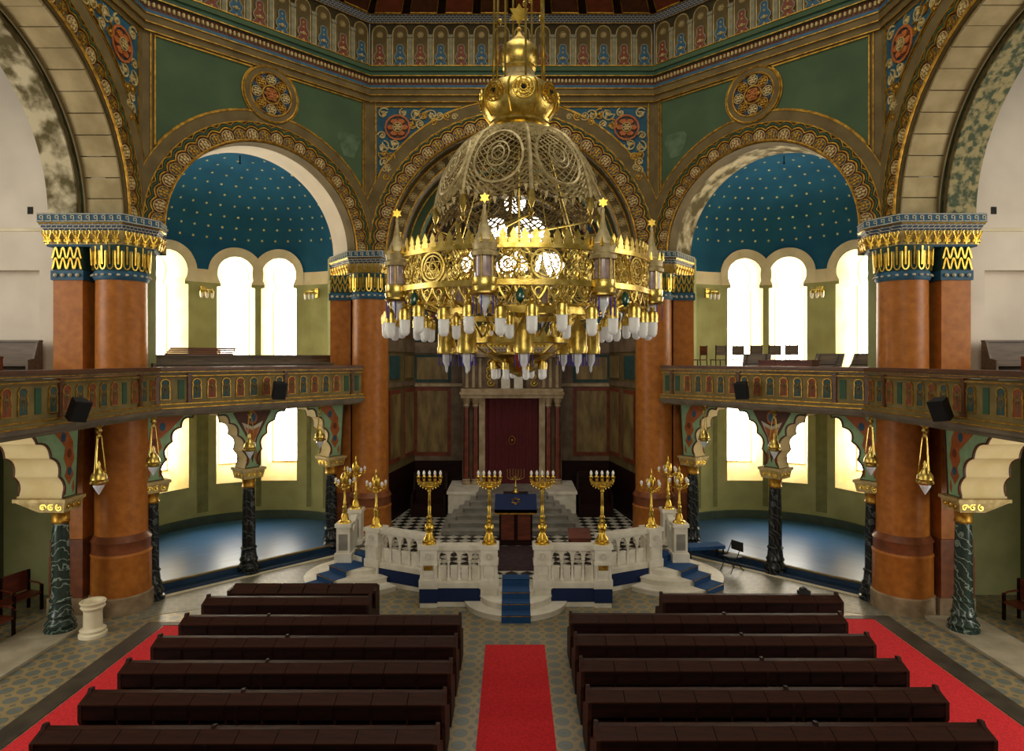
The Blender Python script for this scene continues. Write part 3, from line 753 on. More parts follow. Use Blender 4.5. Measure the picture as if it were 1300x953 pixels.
st = thing('ark_steps', 'grey marble steps rising to the ark', 'steps', (0,21.62,.648))
for k in range(6):
    hw = 2.3-k*.21; y0 = k*.38
    obj('step', MB().box(-hw,hw,y0,2.62,k*.16,k*.16+.13).box(-hw-.05,hw+.05,y0-.04,2.62,k*.16+.13,k*.16+.16), M['marble_grey'], st)
for sg in (-1,1):
    obj('side_block', MB().box(min(sg*1.3,sg*2.35),max(sg*1.3,sg*2.35),2.4,4.6,.0,.86).box(min(sg*1.25,sg*2.4),max(sg*1.25,sg*2.4),2.36,4.6,.86,.962), M['marble_white'], st)
obj('landing', MB().box(-1.3,1.3,2.62,4.6,.0,.96), M['marble_grey'], st)

# ------------------------------------------------------------------ the ark
ark = thing('torah_ark', 'marble ark portal with dark red curtain at the top of the grey steps', 'ark', (0,25.3,1.61))
obj('curtain', MB().add([(x, .25+.025*math.sin(x*24), z) for z in (0.0,3.36) for x in [-1.05+2.1*j/80 for j in range(81)]], [(j,j+1,82+j,81+j) for j in range(80)]), M['curtain_red'], ark)
emb = MB(); emb.tube([(.12*math.cos(a),.2,1.7+.16*math.sin(a)) for a in [2*PI*j/16 for j in range(16)]], .012, 4, True); emb.ball((0,.2,1.7),.06,6,4)
obj('embroidery', emb, M['gilt_paint'], ark)
for sg in (-1,1):
    obj('door_jamb', MB().box(min(sg*1.05,sg*1.28),max(sg*1.05,sg*1.28),.05,.9,0,3.36), M['marble_beige'], ark)
    obj('pier', MB().box(min(sg*1.28,sg*1.95),max(sg*1.28,sg*1.95),.3,.95,0,3.36), M['marble_brown'], ark)
    for cx in (1.42, 1.78):
        c = obj('column_shaft', MB().lathe([(.12,.22),(.115,1.5),(.1,3.0)], 14, (sg*cx,.14)), M['marble_red'], ark)
        obj('column_base', MB().lathe([(.17,0),(.17,.08),(.14,.12),(.16,.18),(.12,.22)], 14, (sg*cx,.14)), M['marble_beige'], ark)
        obj('column_capital', MB().lathe([(.1,3.0),(.14,3.06),(.11,3.1),(.17,3.26),(.18,3.36)], 14, (sg*cx,.14)), M['marble_beige'], ark)
    # attic pilasters
    for k in range(3):
        obj('attic_pilaster', MB().lathe([(.08,3.75),(.07,3.85),(.06,4.75),(.09,4.9)], 10, (sg*(1.25+k*.26),.25)), M['marble_beige'], ark)
    obj('attic_panel', MB().box(min(sg*.55,sg*1.95),max(sg*.55,sg*1.95),.3,.6,3.72,4.95), M['marble_brown'], ark)
    rl = MB()
    for k in range(4): scroll(rl, sg*(.85), 3.95+k*.25, .16, k*2.1, 1.2, .28, 1 if k%2 else -1, .03)
    obj('gilt_relief', rl, M['gold'], ark)
    tb = [(sg*(.08),3.72),(sg*.42,3.72),(sg*.42,4.1)] + [(sg*(.25+.17*math.cos(a)),4.1+.2*math.sin(a)) for a in [PI*j/8 for j in range(1,8)]] + [(sg*.08,4.1)]
    obj('law_tablet', MB().prism(tb, .15, .25), M['marble_white'], ark)
obj('lintel', MB().box(-1.98,1.98,-.08,.9,3.36,3.5).box(-2.02,2.02,-.14,.9,3.5,3.6).box(-1.98,1.98,-.05,.9,3.6,3.72), M['marble_beige'], ark)
obj('attic_cornice', MB().box(-2.0,2.0,.05,.7,4.95,5.05).box(-2.3,2.3,-.02,.7,5.05,5.35), M['marble_beige'], ark)
gl = MB()
for k in range(22):
    x = -1.3+k*.125
    gl.box(x,x+.07,-.03,-.02,5.24,5.26).box(x+.055,x+.07,-.03,-.02,5.14,5.26)
    if k % 3: gl.box(x,x+.07,-.03,-.02,5.13,5.15)
    if k % 4 == 1: gl.box(x,x+.015,-.03,-.02,5.13,5.26)
obj('inscription', gl, M['wood_dark'], ark)
cr_ = MB()
for k in range(31):
    x = -2.2+k*.147; cr_.prism([(x-.06,5.35),(x+.06,5.35),(x+.03,5.42),(x,5.56),(x-.03,5.42)], .05, .09)
obj('cresting', cr_, M['gold'], ark)
obj('ark_arch', MB().ring(.95,1.15,.3,.5,0,PI,24,(0,5.35)), M['gilt_paint'], ark)
obj('ark_back', MB().box(-1.95,1.95,.6,.95,3.36,5.3), M['marble_brown'], ark)

# ------------------------------------------------------------------ great columns
def ornament_row(par, poly, z0, z1, pitch, m, name, kind):
    # stand small pieces along the outward edge poly [(x,y),...] (open polyline)
    h = z1-z0
    if kind == 'flute':
        pts = [(-.36,1),(-.36,.25)] + [(-.36*math.cos(a),.25-.25*math.sin(a)) for a in [PI*j/6 for j in range(1,6)]] + [(.36,.25),(.36,1)]
        mb = MB().tube([(u*pitch,-.03,z*h) for u,z in pts], .028, 4).box(-.09*pitch,.09*pitch,-.05,0,h*.15,h)
    elif kind == 'leaf':
        mb = MB()
        for q in (-1, 1):
            scroll(mb, q*pitch*.25, h*.3, pitch*.2, PI/2, 1.1, -.05, q, .026)
            mb.tube([(0,-.04,.08*h),(q*pitch*.16,-.07,h*.5),(q*pitch*.4,-.09,h*.86),(q*pitch*.3,-.1,h*.98)], .028, 4, taper=.014)
        mb.tube([(0,-.04,.05*h),(0,-.08,h*.5),(0,-.11,h*.95)], .03, 4, taper=.016)
        mb.ball((0,-.1,.62*h), .035, 6, 4)
    elif kind == 'wave':
        pts = [(-.5,.0)] + [(-.5+j/12, .5-.5*math.cos(2*PI*j/12)) for j in range(13)]
        mb = MB().tube([(u*pitch,-.03,z*h*.46+.02) for u,z in pts], .03, 4).tube([(u*pitch,-.03,z*h*.46+h*.48) for u,z in pts], .03, 4)
    elif kind == 'key':
        q = pitch*.5
        mb = MB()
        for pth in ([(-q,.1),(q*.55,.1),(q*.55,.72),(-q*.2,.72),(-q*.2,.42),(q*.15,.42)], [(-q,.92),(q,.92)], [(q*.55,.1),(q,.1)]):
            for (xa,za),(xb,zb) in zip(pth, pth[1:]): mb.box(min(xa,xb)-.011,max(xa,xb)+.011,-.012,0,min(za,zb)*h-.011,max(za,zb)*h+.011)
    else:
        mb = MB().ball((0,-.02,h*.5), h*.32, 8, 5)
    me = mb.mesh(name, M[m], 40)
    for (x0,y0),(x1,y1) in zip(poly, poly[1:]):
        L = math.hypot(x1-x0,y1-y0); n = max(1, round(L/pitch)); a = math.atan2(y1-y0,x1-x0)
        for k in range(n):
            t = (k+.5)/n
            place(me, name, par, (x0+(x1-x0)*t, y0+(y1-y0)*t, z0), a)

def offset_poly(poly, d):
    # grow an open polyline to its right-hand side by d
    out = []
    n = len(poly)
    for i in range(n):
        p = Vector(poly[i]); nn = []
        for a, b in ((i-1,i),(i,i+1)):
            if a >= 0 and b < n:
                t = (Vector(poly[b])-Vector(poly[a])).normalized(); nn.append(Vector((t.y,-t.x)))
        v = sum(nn, Vector((0,0))); v.normalize(); k = d/max(v.dot(nn[0]), .3)
        out.append((p.x+v.x*k, p.y+v.y*k))
    return out

def great_column(s, name, label, group, outline, shafts, zbase):
    # outline: visible front polyline running so that outside is on its right-hand side (plan, for s=-1; mirrored for +1)
    mir = (lambda p: p) if s < 0 else (lambda p: (-p[0],p[1]))
    cx = sum(p[0] for p in outline)/len(outline); cy = max(p[1] for p in outline)
    org = mir((cx,cy)); t = thing(name, label, 'column', (org[0],org[1],0), 0, group)
    L = lambda p: (mir(p)[0]-org[0], mir(p)[1]-org[1])
    for kind, d in shafts:
        if kind == 'round':
            c, r = L(d[0]), d[1]
            obj('plinth', MB().lathe([(r*1.22,zbase),(r*1.22,zbase+.42),(r*1.17,zbase+.45)], 32, c), M['plinth_stone'], t)
            obj('pedestal', MB().lathe([(r*1.15,zbase+.45),(r*1.14,1.42),(r*1.17,1.46),(r*1.12,1.52)], 32, c), M['column_red'], t)
            obj('base_ring', MB().lathe([(r*1.12,1.52),(r*1.12,1.78),(r*1.16,1.82),(r*1.06,1.92),(r*1.0,1.98)], 32, c), M['column_dark'], t)
            obj('shaft', MB().lathe([(r*1.0,1.98),(r*.99,5),(r*.965,8.55)], 36, c), M['column_red'], t)
            obj('bead_ring', MB().lathe([(r*1.0,8.5),(r*1.05,8.56),(r*1.05,8.68),(r*1.0,8.74)], 32, c), M['paint_blue'], t)
            obj('capital_bell', MB().lathe([(r*.98,8.72),(r*1.0,9.0),(r*1.16,9.36)], 32, c), M['paint_teal'], t)
            n = 22
            rr = r*1.03
            fl_ = MB().tube([(u*.2,-.02,z*.6) for u,z in [(-.36,1),(-.36,.2)]+[(-.36*math.cos(a),.2-.2*math.sin(a)) for a in [PI*j/6 for j in range(1,6)]]+[(.36,.2),(.36,1)]], .022, 4).tube([(0,-.03,.12),(0,-.05,.58)], .03, 4)
            me = fl_.mesh('capital_flute', M['gold'], 40)
            bd = MB().ball((0,-.01,0), .045, 8, 5, .7).mesh('bead', M['paint_white'], 40)
            for k in range(n):
                a = 2*PI*k/n
                place(me, 'capital_flute', t, (c[0]+rr*math.cos(a), c[1]+rr*math.sin(a), 8.76), rot=(R(-9)*0,0,a+PI/2))
                place(bd, 'bead', t, (c[0]+r*1.06*math.cos(a), c[1]+r*1.06*math.sin(a), 8.62), a+PI/2)
        else:
            x0,x1,y0,y1 = d; p0, p1 = L((x0,y0)), L((x1,y1)); xa, xb = min(p0[0],p1[0]), max(p0[0],p1[0]); ya, yb = p0[1], p1[1]
            obj('plinth', MB().box(xa-.1,xb+.06,ya-.1,yb,zbase,zbase+.42), M['plinth_stone'], t)
            obj('pedestal', MB().box(xa-.06,xb+.05,ya-.08,yb,zbase+.42,1.46), M['column_dark'], t)
            obj('base_ring', MB().box(xa-.05,xb+.04,ya-.06,yb,1.46,1.9), M['column_dark'], t)
            obj('pier_shaft', MB().box(xa,xb,ya,yb,1.9,8.55), M['column_red'], t)
            obj('bead_ring', MB().box(xa-.04,xb+.04,ya-.04,yb,8.5,8.74), M['paint_blue'], t)
            obj('capital_bell', MB().box(xa-.0,xb+.0,ya-.0,yb,8.74,9.36), M['paint_teal'], t)
            ornament_row(t, [(xa,ya-.0),(xb,ya-.0)], 8.76, 9.36, .19, 'gold', 'capital_wave', 'wave')
            ornament_row(t, [(xa,ya-.04),(xb,ya-.04)], 8.54, 8.7, .2, 'paint_white', 'bead', 'bead')
    ol = [L(p) for p in outline]
    if s > 0: ol = ol[::-1]
    def slab(d0, d1, z0, z1, m, nm):
        a, b = offset_poly(ol, d0), offset_poly(ol, d1); n = len(a)
        # close the back with the far edge
        mb = MB(); back = [(ol[-1][0], 0.0), (ol[0][0], 0.0)]
        A = a + back; Bq = b + back; n = len(A)
        mb.add([(x,y,z0) for x,y in A]+[(x,y,z1) for x,y in Bq], [tuple(range(n))[::-1], tuple(range(n,2*n))]+[(i,(i+1)%n,n+(i+1)%n,n+i) for i in range(n)])
        return obj(nm, mb, M[m], t)
    slab(-.16, -.1, 9.36, 9.74, 'scroll_cream', 'foliage_ground')
    slab(-.15, -.13, 9.34, 9.39, 'paint_blue', 'blue_fillet')
    ornament_row(t, offset_poly(ol,-.12), 9.38, 9.74, .25, 'gold', 'foliage', 'leaf')
    slab(-.1, -.02, 9.74, 9.9, 'key_dark', 'painted_cove')
    slab(-.02, .0, 9.9, 9.93, 'gold', 'gilt_fillet')
    slab(0, 0, 9.93, Z_SPR, 'paint_blue', 'abacus')
    ornament_row(t, ol, 9.935, Z_SPR-.005, .2, 'paint_white', 'meander', 'key')
    return t
front_out = [(-11.95,18.05),(-11.95,16.42),(-9.8,16.42),(-9.35,17.35),(-9.55,18.05)]
front_out = front_out[0:]           # left edge, front, diagonal: outside lies to the right when walked left->right? fixed below
back_out = [(-6.6,23.6),(-5.6,22.2),(-4.42,22.05),(-4.2,23.2)]
for s in (-1, 1):
    sd = 'left' if s < 0 else 'right'
    great_column(s, 'great_column', f'massive red marble column nearest the {sd} side gallery', 'great red marble columns', front_out, [('box',(-11.7,-10.95,16.65,18.0)), ('round',((-10.22,17.1),.61))], 0)
    great_column(s, 'great_column', f'red marble column to the {sd} of the ark platform', 'great red marble columns', back_out, [('box',(-6.25,-5.55,22.45,23.5)), ('round',((-4.88,22.5),.62))], 0)

# ------------------------------------------------------------------ gallery parapets
def pkey(w, h):
    a = [(-w,0),(w,0),(w,h*.62),(w*.8,h*.66),(w*.98,h*.78)]
    top = [(w*.98*math.cos(t), h*.8+h*.2*math.sin(t)) for t in [PI*j/10 for j in range(1,10)]]
    return a + top + [(-w*.98,h*.78),(-w*.8,h*.66),(-w,h*.62)]
KP_ = pkey(.115,.52)
PP = {}
for m in ('paint_red','paint_teal','green_line'):
    PP[m] = MB().prism(KP_ if m != 'green_line' else [(-.08,0),(.08,0),(.08,.5),(-.08,.5)], -.02, .02).mesh('painted_panel', M[m])
PP['frame'] = MB().tube([(u,-.02,z) for u,z in KP_], .016, 4, True).mesh('panel_frame', M['gilt_paint'])
mo = MB().ball((0,-.02,.3),.045,6,4).tube([(0,-.02,.06),(0,-.02,.24)],.012,4)
for q in (-1,1): mo.tube([(0,-.02,.12),(q*.05,-.02,.2),(q*.06,-.02,.3),(q*.02,-.02,.4)], .012, 4)
PP['motif'] = mo.mesh('panel_motif', M['olive'])
PP['post'] = MB().box(-.045,.045,-.05,.02,0,.8).box(-.06,.06,-.07,.02,.72,.8).box(-.06,.06,-.07,.02,0,.08).mesh('parapet_pilaster', M['rail_brown'])
def parapet(s):
    sd = 'left' if s < 0 else 'right'
    runs = [((-8.98,9.0),(-8.98,16.5)), ((-8.98,16.5),(-4.98,21.6))]
    t = thing('gallery_parapet', f'painted parapet with coloured arched panels along the {sd} gallery', 'parapet', (s*8.98,16.5,5.05))
    prof = [  # name, out0, out1, z0, z1, material (out = towards the hall)
        ('soffit_board',-.1,.1,5.05,5.13,'parapet_grey'),('cornice',-.1,.16,5.13,5.24,'parapet_grey'),('cornice',-.1,.1,5.24,5.34,'parapet_olive'),('parapet_wall',-.1,0,5.34,6.1,'parapet_olive'),
        ('upper_moulding',-.1,.05,6.02,6.08,'parapet_olive'),('upper_moulding',-.1,.09,6.12,6.2,'parapet_grey'),('rail_cap',-.16,.13,6.2,6.28,'rail_brown')]
    O = Vector((s*8.98,16.5))
    pts = [Vector((s*-p[0] if False else s*abs(p[0]), p[1])) for p in (runs[0][0], runs[0][1], runs[1][1])]
    def off(d):
        out = []
        for i in range(3):
            ns = []
            for a, b in ((i-1,i),(i,i+1)):
                if a >= 0 and b <= 2:
                    tt = (pts[b]-pts[a]).normalized(); nv = Vector((tt.y,-tt.x)) if s < 0 else Vector((-tt.y,tt.x)); ns.append(nv)
            v = sum(ns, Vector((0,0))).normalized(); out.append(pts[i]-O+v*(d/v.dot(ns[0])))
        return out
    for nm, o0, o1, z0, z1, m in prof:
        A, B = off(o0), off(o1); mb = MB()
        for i in range(2):
            q = [A[i],A[i+1],B[i+1],B[i]]
            mb.add([(p.x,p.y,z0-5.05) for p in q]+[(p.x,p.y,z1-5.05) for p in q], [(3,2,1,0),(4,5,6,7),(0,1,5,4),(1,2,6,5),(2,3,7,6),(3,0,4,7)])
        obj(nm, mb, M[m], t)
    for d, z, m, r in ((.165,5.235,'gilt_paint',.018),(.105,5.335,'gilt_paint',.018),(.055,6.05,'gilt_paint',.014),(.095,6.16,'gilt_paint',.012)):
        obj('gilt_line', MB().tube([(p.x,p.y,z-5.05) for p in off(d)], r, 4), M[m], t)
    for ri in range(2):
        a, b = pts[ri]-O, pts[ri+1]-O; L = (b-a).length; u = (b-a)/L
        rz = math.atan2(u.y,u.x) if s < 0 else math.atan2(-u.y,-u.x)
        n = int(L/.385); cut = {0:(7,9,16),1:(1,8,14)}[ri]
        for k in range(n):
            p = a+u*(L*(k+.5)/n); p = Vector((p.x,p.y,.40))
            m = 'green_line' if (k % 7 == 1 and ri == 0) or (ri == 1 and k in (1,n-1,n-2)) else (('paint_red','paint_teal')[(k+ri)%2])
            po = place(PP[m], 'painted_panel', t, p, rz)
            if m != 'green_line': place(PP['frame'], 'panel_frame', po); place(PP['motif'], 'panel_motif', po)
            if k in ((3,10,17) if ri == 0 else (0,2,9,15)):
                pp = a+u*(L*k/n); place(PP['post'], 'parapet_pilaster', t, (pp.x,pp.y,.26), rz)
    return t
for s in (-1,1): parapet(s)

# ------------------------------------------------------------------ small columns carrying the gallery
TAN = math.atan2(5.1,4.0)
def lobed_edge(u0, u1, z0, z1, lobes):
    pts = []
    n = lobes*6
    for j in range(n+1):
        tau = (PI/2)*j/n
        u = u0+(u1-u0)*(1-math.cos(tau)); z = z0+(z1-z0)*math.sin(tau)
        b = .11*abs(math.sin(lobes*PI*j/n))
        tx, tz = math.sin(tau)*(u1-u0), math.cos(tau)*(z1-z0); L = math.hypot(tx,tz)
        pts.append((u-b*tz/L, z+b*tx/L))
    return pts
def small_column(s, x, y, rz, left, right, dark, label, thick=.35):
    # left / right: reach of the haunch towards the camera end / the far end (before mirroring)
    t = thing('arcade_column', label, 'column', (s*x,y,0), -s*rz, 'small columns under the galleries')
    m = -s
    mm = M['marble_green'] if dark == 'green' else M['marble_black']
    obj('column_base', MB().lathe([(.34,0),(.34,.1),(.29,.13),(.33,.22),(.27,.3),(.24,.36),(.27,.44),(.23,.52),(.21,.74),(.24,.78),(.2,.84)], 24), mm, t)
    obj('shaft', MB().lathe([(.195,.84),(.19,1.8),(.17,2.62)], 24), mm, t)
    obj('neck_ring', MB().lathe([(.18,2.6),(.2,2.64),(.18,2.68),(.19,2.84),(.23,2.9)], 20), M['gilt_paint'], t)
    cp = obj('capital', MB().add([(-.3,-.28,2.9),(.3,-.28,2.9),(.3,.3,2.9),(-.3,.3,2.9),(-.34,-.33,3.14),(.34,-.33,3.14),(.34,thick,3.14),(-.34,thick,3.14)], [(0,1,5,4),(1,2,6,5),(2,3,7,6),(3,0,4,7),(0,3,2,1)]).box(-.37,.37,-.36,thick+.03,3.14,3.22), M['scroll_cream'], t, smooth=None)
    for fx, fy, a in ((0,-.31,0),(0,.31,PI),(-.32,0,-PI/2),(.32,0,PI/2)):
        for k in (-1,0,1):
            mb = MB(); scroll(mb, 0, 0, .085, k+1.0, 1.1, 0, 1, .02); mb.ball((0,-.01,0),.03,6,4)
            o = place(mb.mesh('gilt_scroll', M['gold'], 40), 'gilt_scroll', cp, (fx+k*.19*math.cos(a), fy+k*.19*math.sin(a), 3.02), a)
    zt = 5.02
    R_ = lobed_edge(.24, right, 3.22, 4.93, 5) if right > .6 else [(.24,3.22),(.3,4.0),(.36,zt-.1)]
    L_ = lobed_edge(.24, left, 3.22, 4.93, 5) if left > .6 else [(.24,3.22),(.3,4.0),(.36,zt-.1)]
    poly = [(m*u,z) for u,z in R_] + [(m*max(right,.4),zt),(-m*max(left,.4),zt)] + [(-m*u,z) for u,z in L_[::-1]]
    h = obj('haunch', MB().prism(poly, -.2, thick), M['paint_mint'], t, smooth=None)
    # cream intrados lining following the lobes
    for sgn, E in ((m,R_),(-m,L_)):
        if len(E) > 5:
            mb = MB(); n = len(E)
            mb.add([(sgn*(u+.012),-.19,z-.006) for u,z in E]+[(sgn*(u+.012),thick+.01,z-.006) for u,z in E], [(i,i+1,n+i+1,n+i) for i in range(n-1)])
            obj('arch_lining', mb, M['reveal_cream'], h)
    for yy in (-.2,thick):
        obj('painted_edge', MB().tube([(sg*u,yy,z) for sg,E in ((m,R_[::-1]),(-m,L_)) for u,z in E], .03, 4), M['paint_brown'], h)
        k = -.008 if yy < 0 else .008
        def pl(pts, mt, nm, q=1): obj(nm, MB().prism(pts, yy, yy+k*q), M[mt], h, smooth=None)
        if left > .6 and right > .6:
            pl([(0,3.35),(.16,4.1),(.42,4.55),(.62,4.9),(.2,4.98),(-.2,4.98),(-.62,4.9),(-.42,4.55),(-.16,4.1)], 'paint_brown', 'painted_motif', 1)
            pl([(0,3.6),(.12,4.15),(.34,4.6),(0,4.45),(-.34,4.6),(-.12,4.15)], 'paint_white', 'painted_motif', 1.5)
            pl([(0,3.7),(.09,4.1),(.24,4.45),(0,4.35),(-.24,4.45),(-.09,4.1)], 'paint_orange', 'painted_motif', 2)
            pl([(.15*math.cos(a),4.72+.2*math.sin(a)) for a in [2*PI*j/12 for j in range(12)]], 'paint_orange', 'painted_motif', 2)
            pl([(.1*math.cos(a),4.72+.14*math.sin(a)) for a in [2*PI*j/12 for j in range(12)]], 'paint_blue', 'painted_motif', 3)
            for q in (-1,1): pl([(q*.14,3.3),(q*.2,3.45),(q*.12,3.75),(q*.07,3.5)], 'paint_orange', 'painted_motif')
        else:
            dr = m if right > .6 else -m
            if left <= .6 and right <= .6: dr = 0
            pl([(0,3.5),(.15,3.72),(.08,3.92),(.19,4.1),(.13,4.32),(.24+dr*.1,4.5),(.34+dr*.5,4.97),(-.3+dr*.4,4.97),(-.22+dr*.1,4.6),(-.13,4.4),(-.19,4.15),(-.08,3.92),(-.15,3.72)], 'paint_orange', 'painted_motif', 1)
            for zc_, r_, mt in ((3.82,.07,'paint_blue'),(4.25,.075,'paint_red'),(4.65,.08,'paint_blue')):
                pl([(dr*(.0 if zc_ < 4.4 else .2)+r_*math.cos(a),zc_+r_*1.5*math.sin(a)) for a in [2*PI*j/8 for j in range(8)]], mt, 'painted_motif', 2)
            for q in (-1,1): pl([(q*.12,3.28),(q*.19,3.4),(q*.16,3.6),(q*.1,3.45)], 'paint_orange', 'painted_motif')
    return t
for s in (-1,1):
    sd = 'left' if s < 0 else 'right'
    small_column(s, 10.75, 15.55, R(90), 2.2, .5, 'green', f'veined green marble column in front of the {sd} great column beside the dim aisle', .85)
    small_column(s, 9.75, 17.65, TAN, .3, 1.35, 'black', f'dark marble column at the niche edge hugging the {sd} great red column')
    small_column(s, 7.98, 19.8, TAN, 1.4, 1.45, 'black', f'free standing dark marble column in the middle of the {sd} niche opening')
    small_column(s, 6.12, 22.1, TAN, 1.4, .3, 'black', f'dark marble column at the far end of the {sd} niche next to the platform')

# ------------------------------------------------------------------ hanging lamps under the parapets
def hanging_lamp(x, y, ztop, zbot, label):
    h = ztop-zbot
    t = thing('hanging_lamp', label, 'lamp', (x,y,zbot), 0, 'hanging brass lamps under the galleries')
    obj('ceiling_rose', MB().lathe([(.02,h-.28),(.05,h-.24),(.03,h-.18),(.07,h-.12),(.04,h-.06),(.1,h)], 10), M['brass'], t)
    for k in range(3):
        a = 2*PI*k/3+.4
        obj('chain', MB().tube([(.05*math.cos(a),.05*math.sin(a),h-.22),(.13*math.cos(a),.13*math.sin(a),.48)], .012, 4), M['brass'], t)
    obj('lamp_body', MB().lathe([(.12,.22),(.15,.26),(.13,.3),(.16,.34),(.15,.42),(.1,.5),(.05,.56),(.03,.62),(.04,.66),(.01,.74)], 12), M['brass'], t)
    for k in range(6):
        a = 2*PI*k/6; obj('knob', MB().ball((.165*math.cos(a),.165*math.sin(a),.28),.03,6,4), M['brass'], t)
    obj('crystal_drop', MB().lathe([(.005,0),(.03,.04),(.11,.18),(.12,.24)], 8), M['crystal'], t, smooth=None)
for s in (-1,1):
    sd = 'left' if s < 0 else 'right'
    for (x, y, zb, w_) in ((8.95,14.15,3.55,'in front of the great column'),(8.9,16.2,3.6,'beside the great column'),(7.45,18.55,3.65,'in front of the bright middle window'),(6.0,20.4,3.7,'at the far end of the niche')):
        hanging_lamp(s*x, y, 5.05, zb, f'small brass hanging lamp {w_} under the {sd} gallery')

# ------------------------------------------------------------------ stairs
def round_steps(name, label, loc, rz, radii, sx, runner_w, depth0):
    t = thing(name, label, 'steps', loc, rz)
    rt = []
    for k, r in enumerate(radii):
        pts = [(r*sx*math.cos(a), r*math.sin(a)) for a in [PI+PI*j/28 for j in range(29)]]
        pts = pts[:-1] + [pts[-1]]
        e = [(x*1.03,y*1.03) for x,y in pts]
        obj('step', MB().prism(pts, k*.16, k*.16+.12, 'xy').prism(e, k*.16+.12, k*.16+.16, 'xy'), M['marble_white'], t)
        rt.append(r*1.03)
    # carpet runner following the steps
    prof = [(-rt[0]-.25,0.02)]
    mb = MB(); prev = -rt[0]-.012
    zz = 0
    th = .012
    path = [(prev-.02,0)]
    for k, r in enumerate(rt):
        path += [(-r-th,k*.16),(-r-th,k*.16+.16+th)]
    path += [(-.04,len(rt)*.16+th),(-.04,.64+th+.008),(.35,.64+th+.008)]
    poly = path + [(y+.01 if i else y, z-th*.9) for i,(y,z) in enumerate(path)][::-1]
    for i in range(len(path)-1):
        (ya,za),(yb,zb) = path[i], path[i+1]
        mb.box(-runner_w, runner_w, min(ya,yb)-.001, max(ya,yb)+th, min(za,zb)+(.0 if za != zb else -th*.5), max(za,zb)+.004)
    rn = obj('runner', mb, M['carpet_blue'], t, smooth=None)
    for k, r in enumerate(rt):
        obj('stair_rod', MB().tube([(-runner_w-.03,-r-.03,k*.16+.168),(runner_w+.03,-r-.03,k*.16+.168)], .008, 4), M['gilt_paint'], t)
    return t
round_steps('round_steps', 'rounded white marble steps with blue runner in the centre aisle', (0.1,17.3,0), 0, (1.2,.86,.5), 1.1, .36, 0)
round_steps('round_steps', 'rounded marble steps with blue runner at the left side of the platform', (-4.45,19.35,0), R(-42), (1.6,1.2,.8), 1.0, .42, 0)
round_steps('round_steps', 'rounded marble steps with blue runner at the right side of the platform', (4.55,19.35,0), R(42), (1.6,1.2,.8), 1.0, .42, 0)

# ------------------------------------------------------------------ balustrades
def post(par, x, w=.44, plaque=False, z0=0.0, top=1.62):
    h = top
    obj('post', MB().box(x-w/2,x+w/2,-w/2,w/2,z0,h-.1).box(x-w/2-.03,x+w/2+.03,-w/2-.03,w/2+.03,.5,.72).box(x-w/2-.02,x+w/2+.02,-w/2-.02,w/2+.02,h-.5,h-.44).box(x-w/2-.04,x+w/2+.04,-w/2-.04,w/2+.04,h-.1,h), M['marble_white'], par, smooth=None)
    obj('post_panel', MB().box(x-w*.32,x+w*.32,-w/2-.015,-w/2,.85,h-.56), M['marble_white'], par, smooth=None)
    for dx in (-.4,.4): obj('post_colonnette', MB().lathe([(.035,.72),(.028,.8),(.026,h-.6),(.04,h-.5)], 8, (x+dx*w,-w/2-.012)), M['marble_white'], par)
    place(rosette(.09,'marble_white'), 'rosette', par, (x,-w/2-.01,h-.28))
    if plaque: obj('name_plaque', MB().box(x-.12,x+.12,-w/2-.03,-w/2-.012,.98,1.1), M['gilt_paint'], par)
